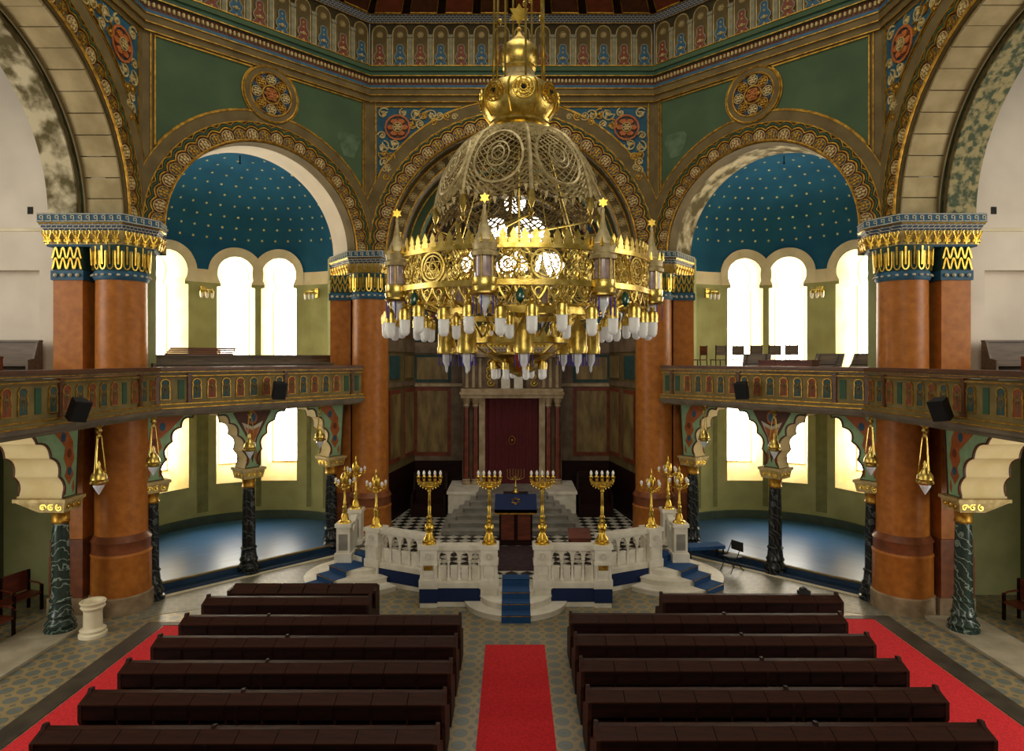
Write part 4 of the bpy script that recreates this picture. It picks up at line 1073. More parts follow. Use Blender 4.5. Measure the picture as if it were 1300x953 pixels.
def balustrade(label, p0, p1, n, posts, group='balustrades of the platform', plaques=()):
    dx, dy = p1[0]-p0[0], p1[1]-p0[1]; L = math.hypot(dx,dy); rz = math.atan2(dy,dx)
    t = thing('balustrade', label, 'balustrade', (p0[0],p0[1],0), rz, group)
    for x in posts: post(t, x*L, plaque=x in plaques)
    a = .22 if 0 in posts else 0; b = L-.22 if 1 in posts else L
    obj('plinth', MB().box(a,b,-.14,.14,0,.17), M['marble_white'], t)
    obj('blue_cloth_band', MB().box(a,b,-.17,-.14,.14,.5), M['cloth_navy'], t)
    for x in posts:
        if x in plaques: obj('blue_cloth_band', MB().box(x*L-.235,x*L+.235,-.26,-.235,.14,.49), M['cloth_navy'], t)
    obj('base_course', MB().box(a,b,-.14,.14,.17,.66), M['marble_white'], t)
    obj('kerb', MB().box(a,b,-.18,.16,.5,.64), M['marble_white'], t)
    obj('hand_rail', MB().box(a,b,-.17,.17,1.5,1.6).box(a,b,-.14,.14,1.46,1.5), M['marble_white'], t)
    w = (b-a)/n
    # rail board with pointed arch heads
    hd = MB()
    for k in range(n):
        c = a+w*(k+.5); q = w*.36
        arc = [(c-q,1.22)] + [(c-q+q*(1-math.cos(R(75)*j/6))*1.35, 1.22+.2*math.sin(R(90)*j/6)) for j in range(1,6)] + [(c,1.43)]
        arc = arc + [(2*c-x,z) for x,z in arc[-2::-1]]
        for (xa,za),(xb,zb) in zip(arc, arc[1:]): hd.add([(xa,-.06,za),(xb,-.06,zb),(xb,-.06,1.47),(xa,-.06,1.47),(xa,.06,za),(xb,.06,zb),(xb,.06,1.47),(xa,.06,1.47)], [(0,1,2,3),(4,7,6,5),(0,4,5,1)])
        for x0, x1 in ((c-w/2,c-q),(c+q,c+w/2)): hd.box(x0,x1,-.06,.06,1.2,1.47)
    obj('arcade_head', hd, M['marble_white'], t, smooth=None)
    for k in range(n):
        obj('low_panel', MB().box(a+w*k+.05,a+w*(k+1)-.05,-.03,.03,.66,1.02).box(a+w*k+.05,a+w*(k+1)-.05,-.05,.05,1.0,1.04), M['marble_white'], t, smooth=None)
    bl = MB().lathe([(.06,.66),(.06,.7),(.035,.74),(.03,1.1),(.05,1.14),(.035,1.16),(.06,1.22)], 10).mesh('baluster', M['marble_white'], 35)
    for k in range(n+1):
        place(bl, 'baluster', t, (min(max(a+w*k,a+.04),b-.04),-.04,0))
    return t
balustrade('front balustrade to the left of the centre steps', (-2.18,17.25), (-.6,17.25), 4, (0,1), plaques=(0,))
balustrade('front balustrade to the right of the centre steps', (.8,17.25), (2.38,17.25), 4, (0,1), plaques=(1,))
balustrade('side balustrade running back from the front left corner', (-3.95,19.0), (-2.3,18.2), 5, (0,))
balustrade('side balustrade running back from the front right corner', (2.4,18.2), (4.05,19.0), 5, (1,))
for s in (-1,1):
    sd = 'left' if s < 0 else 'right'
    t = thing('stair_cheek_wall', f'white marble cheek wall with pedestals outside the {sd} side steps', 'wall', (s*4.98,20.2,0))
    for y0, h in ((-.75,1.62),(.65,1.72)):
        obj('pedestal', MB().box(-.2,.2,y0-.2,y0+.2,0,h-.1).box(-.25,.25,y0-.25,y0+.25,0,.75).box(-.24,.24,y0-.24,y0+.24,h-.1,h), M['marble_white'], t, smooth=None)
        obj('post_panel', MB().box(-.13,.13,y0-.215,y0-.2,.85,h-.3), M['marble_grey'], t)
    obj('raked_panel', MB().prism([(-.55,0),(.45,0),(.45,1.6),(.2,1.5),(-.1,1.2),(-.3,1.42),(-.55,1.4)], -.1, .1, 'yz'), M['marble_white'], t, smooth=None)

# ------------------------------------------------------------------ candelabra
def tall_candelabrum(x, y, z, label):
    t = thing('candelabrum', label, 'candelabrum', (x,y,z), 0, 'five-light gilt candelabra on the front posts')
    obj('base', MB().lathe([(.19,0),(.19,.04),(.14,.07),(.16,.12),(.1,.22),(.08,.3),(.11,.34),(.13,.4),(.11,.5),(.07,.54),(.09,.6),(.06,.64),(.075,.7),(.045,.76)], 20), M['gold'], t)
    obj('stem', MB().lathe([(.045,.76),(.05,.95),(.035,1.0),(.042,1.03),(.035,1.35),(.06,1.38),(.04,1.42),(.09,1.5)], 16), M['gold'], t)
    fan = [(0,1.44)] + [(.31*math.sin(a), 1.66-.21*math.cos(a)) for a in [-PI/2+PI*j/16 for j in range(17)]]
    obj('fan', MB().prism([(.27*math.sin(a), 1.63-.17*math.cos(a)) for a in [-PI/2+PI*j/16 for j in range(17)]], -.015, .015), M['gold'], t)
    sc_ = MB()
    for q in (-1,1):
        for k in range(3): scroll(sc_, q*(.06+.1*k), 1.55+.03*k, .055, k, 1.1, -.02, q, .012)
    obj('fan_scrolls', sc_, M['gold'], t)
    for k in range(5):
        u = -.29+.145*k
        ar = obj('arm', MB().tube([(u*.15,0,1.47),(u*.75,0,1.5+.12*abs(k-2)/2*.6),(u,0,1.6),(u,0,1.66)], .016, 6).lathe([(.02,1.64),(.05,1.67),(.03,1.7),(.055,1.74),(.055,1.77),(.025,1.8)], 10, (u,0)), M['gold'], t)
        obj('bulb', MB().lathe([(.018,1.79),(.036,1.83),(.034,1.88),(.012,1.92),(.001,1.93)], 8, (u,0)), M['milk_glass'], ar)
    bd = MB()
    for k in range(11):
        a = -PI/2*.95+PI*.95*k/10; bd.ball((.3*math.sin(a),0,1.64-.21*math.cos(a)),.022,6,4)
    stuff(obj('beading', bd, M['gold'], t))
for x, lb in ((-2.18,'left outer post'),(-.6,'left post of the centre steps'),(.8,'right post of the centre steps'),(2.38,'right outer post')):
    tall_candelabrum(x, 17.25, 1.62, f'tall gilt five-light candelabrum on the {lb}')
def small_candelabrum(x, y, z, label):
    t = thing('branched_lamp', label, 'candelabrum', (x,y,z), 0, 'branched gilt lamps beside the side steps')
    obj('base', MB().lathe([(.19,0),(.18,.04),(.12,.08),(.1,.2),(.06,.28),(.08,.34),(.06,.42),(.07,.46),(.04,.52)], 18), M['gold'], t)
    obj('stem', MB().lathe([(.04,.52),(.05,.6),(.032,.64),(.03,.95),(.07,1.0),(.05,1.04),(.09,1.1),(.06,1.16)], 14), M['gold'], t)
    obj('dome_lantern', MB().lathe([(.06,1.16),(.11,1.2),(.12,1.34),(.1,1.42),(.05,1.47),(.02,1.52),(.03,1.56),(.004,1.68)], 14), M['gold'], t)
    for k in range(5):
        a = 2*PI*k/5+.5; c_, s_ = math.cos(a), math.sin(a)
        ar = obj('arm', MB().tube([(.05*c_,.05*s_,1.06),(.15*c_,.15*s_,1.03),(.27*c_,.27*s_,1.1),(.28*c_,.28*s_,1.16)], .016, 6).lathe([(.015,1.14),(.05,1.17),(.03,1.2)], 8, (.28*c_,.28*s_)), M['gold'], t)
        obj('bulb', MB().lathe([(.02,1.2),(.045,1.25),(.04,1.3),(.001,1.34)], 8, (.28*c_,.28*s_)), M['milk_glass'], ar)
for s in (-1,1):
    sd = 'left' if s < 0 else 'right'
    small_candelabrum(-3.95 if s < 0 else 4.05, 19.0, 1.62, f'gilt lamp with white bulbs on the end post of the {sd} side balustrade')
    small_candelabrum(s*4.98, 19.45, 1.62, f'gilt lamp with white bulbs on the front pedestal of the {sd} cheek wall')
    small_candelabrum(s*4.98, 20.85, 1.72, f'gilt lamp with white bulbs on the rear pedestal of the {sd} cheek wall')

# ------------------------------------------------------------------ reading desk, menorah, rug, furniture on the platform
t = thing('reading_desk', 'dark wooden reading desk in front of the ark steps', 'desk', (0.12,20.75,.65))
obj('desk_body', MB().box(-.52,.52,-.25,.25,.06,1.06), M['wood_dark'], t); obj('desk_plinth', MB().box(-.58,.58,-.31,.31,0,.08), M['wood_dark'], t)
for k in (-1,1): obj('desk_panel', MB().box(k*.26-.2,k*.26+.2,-.265,-.25,.16,.96), M['wood_red'], t)
obj('rear_shelf', MB().box(-.4,.4,.44,.82,1.4,1.47).box(-.3,.3,.5,.76,0,1.4), M['wood_dark'], t)
obj('desk_top', MB().prism([(-.36,1.03),(.36,1.03),(.36,1.45),(-.36,1.1)], -.64, .64, 'yz'), M['wood_mid'], t)
t = thing('desk_cloth', 'navy velvet cloth with gold star draped over the reading desk', 'cloth', (0.12,20.75,1.7))
cl = MB()
prof = [(-.40,-.02),(-.40,.09),(.0,.29),(.36,.425),(.41,.42),(.42,.1)]
for (y0,z0),(y1,z1) in zip(prof, prof[1:]): cl.add([(-.66,y0,z0),(.66,y0,z0),(.66,y1,z1),(-.66,y1,z1),(-.66,y0,z0-.02),(.66,y0,z0-.02),(.66,y1,z1-.02),(-.66,y1,z1-.02)], [(0,1,2,3),(4,7,6,5),(0,4,5,1),(3,2,6,7),(0,3,7,4),(1,5,6,2)])
obj('velvet', cl, M['cloth_navy'], t, smooth=60)
sl = math.atan2(.2,.4)
star = MB()
for off_ in (0, PI):
    tri = [(.15*math.cos(off_+PI/2+2*PI*k/3), .15*math.sin(off_+PI/2+2*PI*k/3)) for k in range(3)]
    star.tube([(x, -.05+q*1.2*math.cos(sl), .288+q*1.2*math.sin(sl)) for x,q in tri], .014, 4, True)
obj('gold_star', star, M['gilt_paint'], t)
obj('fringe', MB().box(-.66,.66,-.425,-.4,-.05,-.01).box(-.68,-.64,-.42,.38,-.05,0.0), M['gilt_paint'], t)
t = thing('menorah', 'small seven-branched brass menorah behind the reading desk', 'menorah', (0.12,21.98,.97))
t.location = (0.12,21.4,2.125); t.scale = (.7,.7,.7)
obj('base', MB().lathe([(.16,0),(.14,.05),(.07,.1),(.05,.2),(.07,.25),(.03,.32),(.02,.5)], 14), M['brass'], t)
for k in range(4):
    r = .13*k
    if k == 0: obj('branch', MB().tube([(0,0,.4),(0,0,1.08)], .02, 6), M['brass'], t)
    else: obj('branch', MB().tube([(-r,0,1.08),(-r,0,.8-.06*k+.1)] + [(-r*math.cos(a), 0, .9-.06*k-.14*math.sin(a)) for a in [PI*j/10 for j in range(1,10)]] + [(r,0,.8-.06*k+.1),(r,0,1.08)], .018, 6), M['brass'], t)
tag(obj('rug', MB().box(-.75,.95,18.0,20.35,.652,.668), M['rug']), 'dark patterned rug on the platform behind the centre steps', 'rug')
for s in (-1,1):
    sd = 'left' if s < 0 else 'right'
    t = thing('stall', f'dark wooden stall on the {sd} of the ark steps', 'chair', (s*3.1,24.6,.65), 0)
    obj('seat', MB().box(-.55,.55,-.5,.3,.38,.48), M['wood_dark'], t); obj('backrest', MB().box(-.6,.6,.3,.4,0,1.55), M['wood_dark'], t)
    for q in (-1,1): obj('side_panel', MB().prism([(-.55,0),(.3,0),(.3,1.5),(.1,.9),(-.5,.8)], q*.6-.04, q*.6+.04, 'yz'), M['wood_dark'], t)
    obj('front_panel', MB().box(-.55,.55,-.52,-.48,0,.4), M['wood_dark'], t)
t = thing('lectern', 'low reddish wooden desk on the right half of the platform', 'desk', (2.05,19.9,.65))
obj('desk_board', MB().prism([(-.2,.38),(.2,.6),(.2,.64),(-.2,.42)], -.34, .34, 'yz'), M['wood_red'], t); obj('desk_front', MB().box(-.32,.32,-.18,-.14,0,.42), M['wood_red'], t)
for q in (-1,1): obj('side_panel', MB().prism([(-.18,0),(.18,0),(.18,.58),(-.18,.4)], q*.3-.02, q*.3+.02, 'yz'), M['wood_red'], t)
t = thing('microphone_stand', 'thin black microphone stand beside the low wooden desk', 'stand', (2.72,20.3,.65))
obj('pole', MB().tube([(0,0,0),(0,0,.85)], .015, 6), M['iron'], t); obj('boom', MB().tube([(0,0,.8),(.3,-.2,.75)], .012, 6), M['iron'], t)
for k in range(3): obj('leg', MB().tube([(0,0,.1),(.18*math.cos(k*2.1),.18*math.sin(k*2.1),.01)], .012, 5), M['iron'], t)

# ------------------------------------------------------------------ carpets
tag(obj('aisle_carpet', MB().box(-.6,.74,4,14.8,.002,.02), M['carpet_red']), 'red carpet running down the centre aisle', 'carpet')
tag(obj('aisle_carpet', MB().box(-8.45,-7.0,4,15.85,.002,.02), M['carpet_red']), 'red carpet along the left side of the pews', 'carpet')
tag(obj('aisle_carpet', MB().box(7.06,9.0,4,16.25,.002,.02), M['carpet_red']), 'red carpet along the right side of the pews', 'carpet')

# ------------------------------------------------------------------ pews
def pew(x0, x1, y, label, low_end=None, joint=None, desk_front=False):
    L = x1-x0; t = thing('pew', label, 'pew', (x0,y,0), 0, 'dark wooden pews')
    n = max(3, round(L/.6)); w = L/n
    endp = [(-.24,0),(.5,0),(.52,.35),(.46,.6),(.1,.75),(.06,1.1),(-.02,1.11),(-.06,1.05),(-.29,.97),(-.29,.7),(-.2,.55),(-.22,.2)]
    for x in [0, L]:
        obj('end_panel', MB().prism(endp, x-.03, x+.03, 'yz'), M['wood_mid'], t, smooth=None)
    if joint: obj('mid_panel', MB().prism([(p,q-.02) for p,q in endp], joint*L-.025, joint*L+.025, 'yz'), M['wood_dark'], t, smooth=None)
    obj('back_board', MB().box(.03,L-.03,-.02,.03,.12,1.0), M['wood_dark'], t)
    obj('seat', MB().box(.03,L-.03,.03,.46,.42,.46), M['wood_mid'], t)
    obj('top_rail', MB().box(.03,L-.03,-.05,.06,.99,1.05), M['wood_mid'], t)
    obj('book_shelf', MB().box(.03,L-.03,-.26,-.02,.56,.59), M['wood_dark'], t)
    obj('desk_front', MB().box(.03,L-.03,-.27,-.25,.72,.95), M['wood_dark'], t)
    lid = MB().prism([(-.28,.95),(-.04,1.02),(-.04,1.05),(-.28,.975)], .006, w-.006, 'yz').mesh('desk_lid', M['wood_mid'])
    fp = MB().box(.03,w-.03,-.285,-.27,.75,.92).mesh('front_panel', M['wood_dark'])
    br = MB().box(-.012,.012,-.26,-.02,.56,.93).mesh('divider', M['wood_mid'])
    kp = MB().box(.05,w-.05,-.035,-.02,.18,.5).mesh('kick_panel', M['wood_dark'])
    for k in range(n):
        place(lid, 'desk_lid', t, (w*k,0,0)); place(fp, 'front_panel', t, (w*k,0,0)); place(kp, 'kick_panel', t, (w*k,0,0))
        if k: place(br, 'divider', t, (w*k,0,0))
    obj('plinth', MB().box(.03,L-.03,-.04,.05,0,.12), M['wood_dark'], t)
    return t
ordn = ['front full-width pew','second full-width pew','third full-width pew','fourth full-width pew','fifth full-width pew','sixth full-width pew']
for i, y in enumerate((13.85,12.8,11.75,10.7,9.65,8.6)):
    pew(-6.9, -1.1, y, f'{ordn[i]} counted from the platform on the left of the aisle', joint=.43 if i else .3)
    pew(1.25, 7.0, y+.08, f'{ordn[i]} counted from the platform on the right of the aisle', joint=.57)
pew(-6.95, -3.25, 14.95, 'short pew nearest the platform on the left of the aisle')
pew(3.45, 7.5, 15.1, 'short pew nearest the platform on the right of the aisle')
t = thing('pew_desk', 'row of six low wooden reading lids in front of the left short pew', 'desk', (-6.75,15.55,0))
for k in range(6):
    obj('desk_lid', MB().prism([(0,.88),(.36,1.0),(.36,1.03),(0,.91)], k*.58+.012, k*.58+.568, 'yz'), M['wood_mid'], t)
obj('desk_front', MB().box(0,3.48,.36,.4,0,1.0), M['wood_dark'], t)
obj('desk_rail', MB().box(0,3.48,-.02,.02,.7,.9), M['wood_dark'], t)
for q in (0,3.48): obj('end_panel', MB().box(q-.03,q+.03,-.02,.42,0,.98), M['wood_mid'], t)
t = thing('camera_case', 'small black object lying on top of the right short pew', 'case', (6.75,15.1,1.06))
obj('case_body', MB().box(-.14,.14,-.05,.05,0,.08), M['black_box'], t); obj('case_lid', MB().prism([(-.1,.08),(.1,.08),(.02,.16),(-.08,.14)], -.05, .05), M['black_box'], t)

# ------------------------------------------------------------------ loudspeakers on the parapets
def speaker(x, y, z, rot, sc_, label):
    t = thing('loudspeaker', label, 'loudspeaker', (x,y,z), 0, 'black loudspeakers on the gallery parapets')
    t.rotation_euler = rot
    b = [(-.19,-.16),(.19,-.16),(.14,.14),(-.14,.14)]
    obj('cabinet', MB().prism([(u*sc_,v*sc_) for u,v in b], 0, .5*sc_, 'xy'), M['black_box'], t, smooth=None)
    obj('grille', MB().box(-.17*sc_,.17*sc_,-.175*sc_,-.16*sc_,.03*sc_,.47*sc_), M['black_mesh'], t)
    obj('bracket', MB().tube([(0,.1*sc_,.3*sc_),(0,.3*sc_,.35*sc_)], .02, 6), M['iron'], t)
speaker(-8.62,12.85,5.3,(R(20),R(8),R(62)),.85,'black loudspeaker tilted on the near part of the left parapet')
speaker(-6.72,18.7,5.36,(R(12),R(4),R(38)),.95,'black loudspeaker on the far part of the left parapet')
speaker(6.66,18.78,5.36,(R(12),R(-4),R(-38)),.95,'black loudspeaker on the far part of the right parapet')
speaker(8.62,13.0,5.3,(R(20),R(-8),R(-62)),.85,'black loudspeaker tilted on the near part of the right parapet')

# ------------------------------------------------------------------ wall lamps in the upper niches
def niche_pt(s, th, z, k):
    p = ap(th,z,k); a = -s*R(45); x = s*(X_SIDE+W_BACK)/2; y = (Y_BACK+Y_SIDE)/2
    return (x+p[0]*math.cos(a)-p[1]*math.sin(a), y+p[0]*math.sin(a)+p[1]*math.cos(a), z)
def sconce(s, th, label):
    th_l = th if s < 0 else -th
    p = niche_pt(s, th_l, 8.95, -.02); a = -s*R(45) - th_l
    t = thing('wall_lamp', label, 'lamp', p, a, 'brass wall lamps in the upper niches')
    obj('back_plate', MB().box(-.08,.08,-.03,.02,-.1,.25), M['brass'], t)
    obj('arm', MB().tube([(0,-.02,.05),(0,-.25,.12),(0,-.42,.08)], .025, 6).tube([(0,-.02,.22),(0,-.2,.2),(0,-.42,.1)], .015, 6), M['brass'], t)
    for q in (-1,0,1):
        obj('cap', MB().lathe([(.07,-.02),(.06,.03),(.02,.08),(.01,.2)], 10, (q*.19,-.42)), M['brass'], t)
        obj('glass_shade', MB().lathe([(.002,-.22),(.04,-.2),(.06,-.12),(.06,-.02)], 10, (q*.19,-.42)), M['milk_glass'], t)
    obj('cross_bar', MB().tube([(-.19,-.42,.1),(.19,-.42,.1)], .018, 6), M['brass'], t)
for s in (-1,1):
    sd = 'left' if s < 0 else 'right'
    sconce(s, R(0), f'brass three-shade wall lamp between the windows of the upper {sd} niche')
    sconce(s, R(68), f'brass wall lamp on the plain wall near the ark side of the upper {sd} niche')

# ------------------------------------------------------------------ furniture on the galleries
def bench(x, y, z, rz, L, h, label, m='gallery_wood'):
    t = thing('gallery_bench', label, 'bench', (x,y,z), rz, 'wooden benches on the galleries')
    obj('backrest', MB().box(-L/2,L/2,.2,.25,.3,h), M[m], t); obj('top_rail', MB().box(-L/2-.02,L/2+.02,.14,.3,h,h+.05), M[m], t)
    obj('seat', MB().box(-L/2,L/2,-.25,.2,.4,.45), M[m], t)
    for q in (-1,1): obj('end_panel', MB().prism([(-.28,0),(.27,0),(.27,h+.04),(.1,h),(-.05,.6),(-.28,.55)], q*L/2-.03, q*L/2+.03, 'yz'), M[m], t)
    for k in range(3): obj('back_panel', MB().box(-L/2+.1+k*L/3,-L/2+(k+1)*L/3-.1,.19,.2,.55,h-.1), M[m], t)
for s in (-1,1):
    sd = 'left' if s < 0 else 'right'
    # stepped platform at the back of the gallery
    pf = struct('gallery_step_'+sd, MB().box(min(s*9.9,s*18), max(s*9.9,s*18), 15.0, 16.2, Z_GAL, 5.55).box(min(s*12.2,s*18), max(s*12.2,s*18), 15.5, 18.05, 5.55, 5.9), M['gallery_wood'], label=f'wooden steps of the {sd} gallery')
    bench(s*13.7, 15.6, 5.5, 0, 2.6, 1.0, f'wooden bench in the side gallery near the {sd} edge of the picture', 'wood_red')
    bench(s*14.6, 17.5, 5.9, 0, 3.6, 1.05, f'grey wooden bench against the end wall of the {sd} gallery')
bench(-8.35, 21.2, 5.62, R(45), 6.2, .95, 'long grey bench across the upper left niche behind the parapet')
bench(-7.85, 20.3, Z_GAL, R(48), 6.0, 1.12, 'front bench row of the upper left niche just behind the parapet', 'gallery_wood')
t = thing('board_stack', 'stack of dark boards lying on the bench in the upper left niche', 'boards', (-10.2,21.3,6.62), R(30))
for k in range(4): obj('board', MB().box(-1.0+.05*k,1.0+.03*k,-.25,.3,k*.06,k*.06+.05), M['wood_red'], t)
def chair(x, y, z, rz, label, m='wood_red'):
    t = thing('wooden_chair', label, 'chair', (x,y,z), rz, 'simple wooden chairs')
    obj('seat', MB().box(-.21,.21,-.21,.21,.43,.47), M[m], t)
    obj('backrest', MB().box(-.2,.2,.19,.22,.62,.95), M[m], t)
    for a in (-1,1):
        obj('leg', MB().tube([(a*.19,-.19,0),(a*.18,-.18,.44)], .018, 6), M['wood_dark'], t)
        obj('leg', MB().tube([(a*.19,.24,0),(a*.19,.2,.45),(a*.19,.22,.97)], .018, 6), M['wood_dark'], t)
    obj('stretcher', MB().tube([(-.19,-.19,.2),(.19,-.19,.2)], .012, 5), M['wood_dark'], t)
chair(6.75,23.6,6.0,R(-70),'wooden chair at the far end of the upper right niche')
struct('gallery_step_niche', MB().prism([(5.4,22.6),(6.2,23.9),(8.6,26.0),(11.2,24.4),(10.9,19.6),(9.4,18.6)], Z_GAL, 5.98, 'xy'), M['gallery_wood'], label='raised seating step of the upper right niche')
for i, (x, y, a, lb) in enumerate(((7.35,23.3,R(10),'nearest the plain green wall'),(7.95,23.1,R(-5),'second from the plain green wall'),(8.5,22.8,R(-12),'third from the plain green wall'),(9.05,22.5,R(-20),'fourth from the plain green wall'),(9.45,22.0,R(-30),'nearest the middle of the niche'))):
    chair(x, y, 6.0, a+PI, f'folding chair in the upper right niche, {lb}', 'gallery_wood')
def folded_table(x, y, z, rz, label):
    t = thing('folding_table', label, 'table', (x,y,z), rz, 'folded tables leaning on the right gallery')
    M_ = MB().box(-.45,.45,-.02,.02,0,.75); M_.mat(Matrix.Rotation(R(-30),4,'X')); obj('table_top', M_, M['gallery_wood'], t)
    for q in (-1,1): obj('leg', MB().tube([(q*.35,-.3,.02),(q*.3,.3,.65)], .015, 5), M['iron'], t)
    obj('crossbar', MB().tube([(-.35,0,.32),(.35,0,.32)], .012, 5), M['iron'], t)
folded_table(8.2,22.0,6.0,R(-30),'light folded table leaning before the right niche windows')
folded_table(10.75,20.1,6.0,R(-60),'folded table leaning beside the right great column')
folded_table(9.95,20.75,6.0,R(-50),'second folded table leaning beside the right great column')
t = thing('chest', 'low reddish wooden chest behind the right parapet', 'chest', (8.35,19.75,5.98), R(-52))
for k in range(3): obj('chest_panel', MB().box(-.85+k*.57,-.85+k*.57+.56,-.22,.22,0,.44), M['wood_red'], t)
obj('chest_lid', MB().box(-.87,.87,-.24,.24,.44,.48), M['wood_red'], t)

# ------------------------------------------------------------------ things on the ground floor at the sides
t = thing('stone_pedestal', 'short cream stone pedestal standing beside the left great column', 'pedestal', (-9.85,15.35,0))
obj('foot', MB().lathe([(.3,0),(.3,.07),(.26,.1),(.28,.16),(.22,.2)], 20), M['cream'], t)
obj('drum', MB().lathe([(.2,.2),(.195,.6),(.22,.62)], 20), M['cream'], t)
obj('bowl', MB().lathe([(.22,.62),(.26,.68),(.24,.72),(.28,.8),(.26,.82),(.2,.8),(.18,.72)], 20), M['cream'], t)
def low_bench(x, y, rz, label):
    t = thing('side_bench', label, 'bench', (x,y,0), rz, 'wooden benches in the aisles')
    obj('seat', MB().box(-.75,.75,-.25,.22,.42,.47), M['wood_red'], t); obj('backrest', MB().box(-.75,.75,.22,.26,.5,1.0), M['wood_red'], t)
    for q in (-1,0,1):
        obj('arm_rest', MB().tube([(q*.73,.22,.7),(q*.73,-.1,.68),(q*.73,-.26,.62)], .025, 6), M['wood_red'], t)
        for yy in (-.22,.22): obj('leg', MB().box(q*.72-.03,q*.72+.03,yy-.03,yy+.03,0,.66 if yy < 0 else 1.0), M['wood_dark'], t)
low_bench(-12.6,16.3,R(75),'reddish wooden bench in the left aisle beside the green marble column')
low_bench(-12.0,14.6,R(80),'reddish wooden bench at the lower left edge of the picture')
low_bench(12.6,15.6,R(-80),'reddish wooden bench in the right aisle beside the green marble column')
t = thing('padded_bench', 'low bench with blue cushion at the far end of the right niche', 'bench', (6.15,20.9,0), R(10))
obj('cushion', MB().box(-.6,.6,-.25,.25,.45,.55), M['carpet_blue'], t)
for a in (-1,1):
    for b in (-1,1): obj('leg', MB().box(a*.55-.02,a*.55+.02,b*.2-.02,b*.2+.02,0,.45), M['iron'], t)
t = thing('folding_chair', 'black folding chair at the right end of the blue padded bench', 'chair', (6.75,20.0,0), R(-60))
obj('seat', MB().box(-.22,.22,-.2,.2,.43,.46), M['black_box'], t); obj('backrest', MB().box(-.22,.22,.2,.23,.6,.88), M['black_box'], t)
for q in (-1,1):
    obj('leg', MB().tube([(q*.2,-.3,0),(q*.2,.22,.88)], .014, 5), M['iron'], t); obj('leg', MB().tube([(q*.18,.3,0),(q*.18,-.18,.45)], .014, 5), M['iron'], t)

# ------------------------------------------------------------------ the great chandelier
CX, CY, CZ = .14, 12.85, 5.95
ch = thing('chandelier', 'huge brass chandelier with pierced dome and crown ring hanging in the centre', 'chandelier', (CX,CY,CZ))
Z = lambda z: z-CZ
obj('upper_orb', MB().lathe([(.02,Z(12.95)),(.06,Z(12.85)),(.2,Z(12.72)),(.36,Z(12.58)),(.4,Z(12.42)),(.36,Z(12.28)),(.32,Z(12.22)),(.33,Z(12.18)),(.28,Z(12.12))], 28), M['brass'], ch)
obj('neck', MB().lathe([(.29,Z(12.14)),(.33,Z(12.0)),(.5,Z(11.88)),(.62,Z(11.78))], 28), M['lace_brass'], ch)
orb = obj('main_orb', MB().lathe([(.62,Z(11.8)),(.72,Z(11.66)),(.745,Z(11.5)),(.7,Z(11.32)),(.58,Z(11.16)),(.52,Z(11.1))], 36), M['brass'], ch)
for k in range(8):
    a = 2*PI*k/8+.1; c_, s_ = math.cos(a), math.sin(a)
    mb = MB()
    for r in (.2,.13,.07):
        mb.tube([(r*math.cos(b), -.012-(.03 if r<.15 else 0), r*math.sin(b)) for b in [2*PI*j/18 for j in range(18)]], .014, 4, True)
    for j in range(10):
        b = 2*PI*j/10; mb.ball((.165*math.cos(b),-.02,.165*math.sin(b)),.022,5,4); mb.ball((.1*math.cos(b),-.03,.1*math.sin(b)),.018,5,4)
    o = place(mb.mesh('pierced_medallion', M['gold'], 40), 'pierced_medallion', orb, (.735*c_,.735*s_,Z(11.54)), a+PI/2)
    place(MB().ball((0,-.02,0),.045,6,4).mesh('dark_boss', M['iron'], 40), 'dark_boss', orb, (.74*c_,.74*s_,Z(11.54)), a+PI/2)
    b = a+PI/8
    obj('orb_rib', MB().tube([(r*math.cos(b),r*math.sin(b),Z(z)) for r,z in ((.63,11.8),(.735,11.66),(.76,11.5),(.715,11.32),(.59,11.16))], .02, 5), M['gold'], orb)
obj('collar', MB().lathe([(.5,Z(11.12)),(.58,Z(11.1)),(.6,Z(11.04)),(.56,Z(11.0)),(.6,Z(10.94)),(.54,Z(10.9))], 36), M['brass'], ch)
ns = MB().lathe([(.02,Z(12.92)),(.05,Z(12.97)),(.02,Z(13.02)),(.015,Z(13.08))], 8)
for off_ in (0, PI):
    ns.prism([(.21*math.cos(off_+PI/2+2*PI*k/3), Z(13.27)+.21*math.sin(off_+PI/2+2*PI*k/3)) for k in range(3)], -.02-.01*(off_>0), .02+.01*(off_>0))
obj('star_finial', ns, M['gold'], ch, smooth=None)
for k in range(8):
    a = 2*PI*(k+.3)/8
    obj('suspension_cable', MB().tube([(.52*math.cos(a),.52*math.sin(a),Z(11.86)),(.42*math.cos(a),.42*math.sin(a),Z(19.4))], .022, 5), M['brass'], ch)
    obj('cable_bead', MB().ball((.44*math.cos(a),.44*math.sin(a),Z(13.25+.5*(k%3))),.05,8,5), M['brass'], ch)
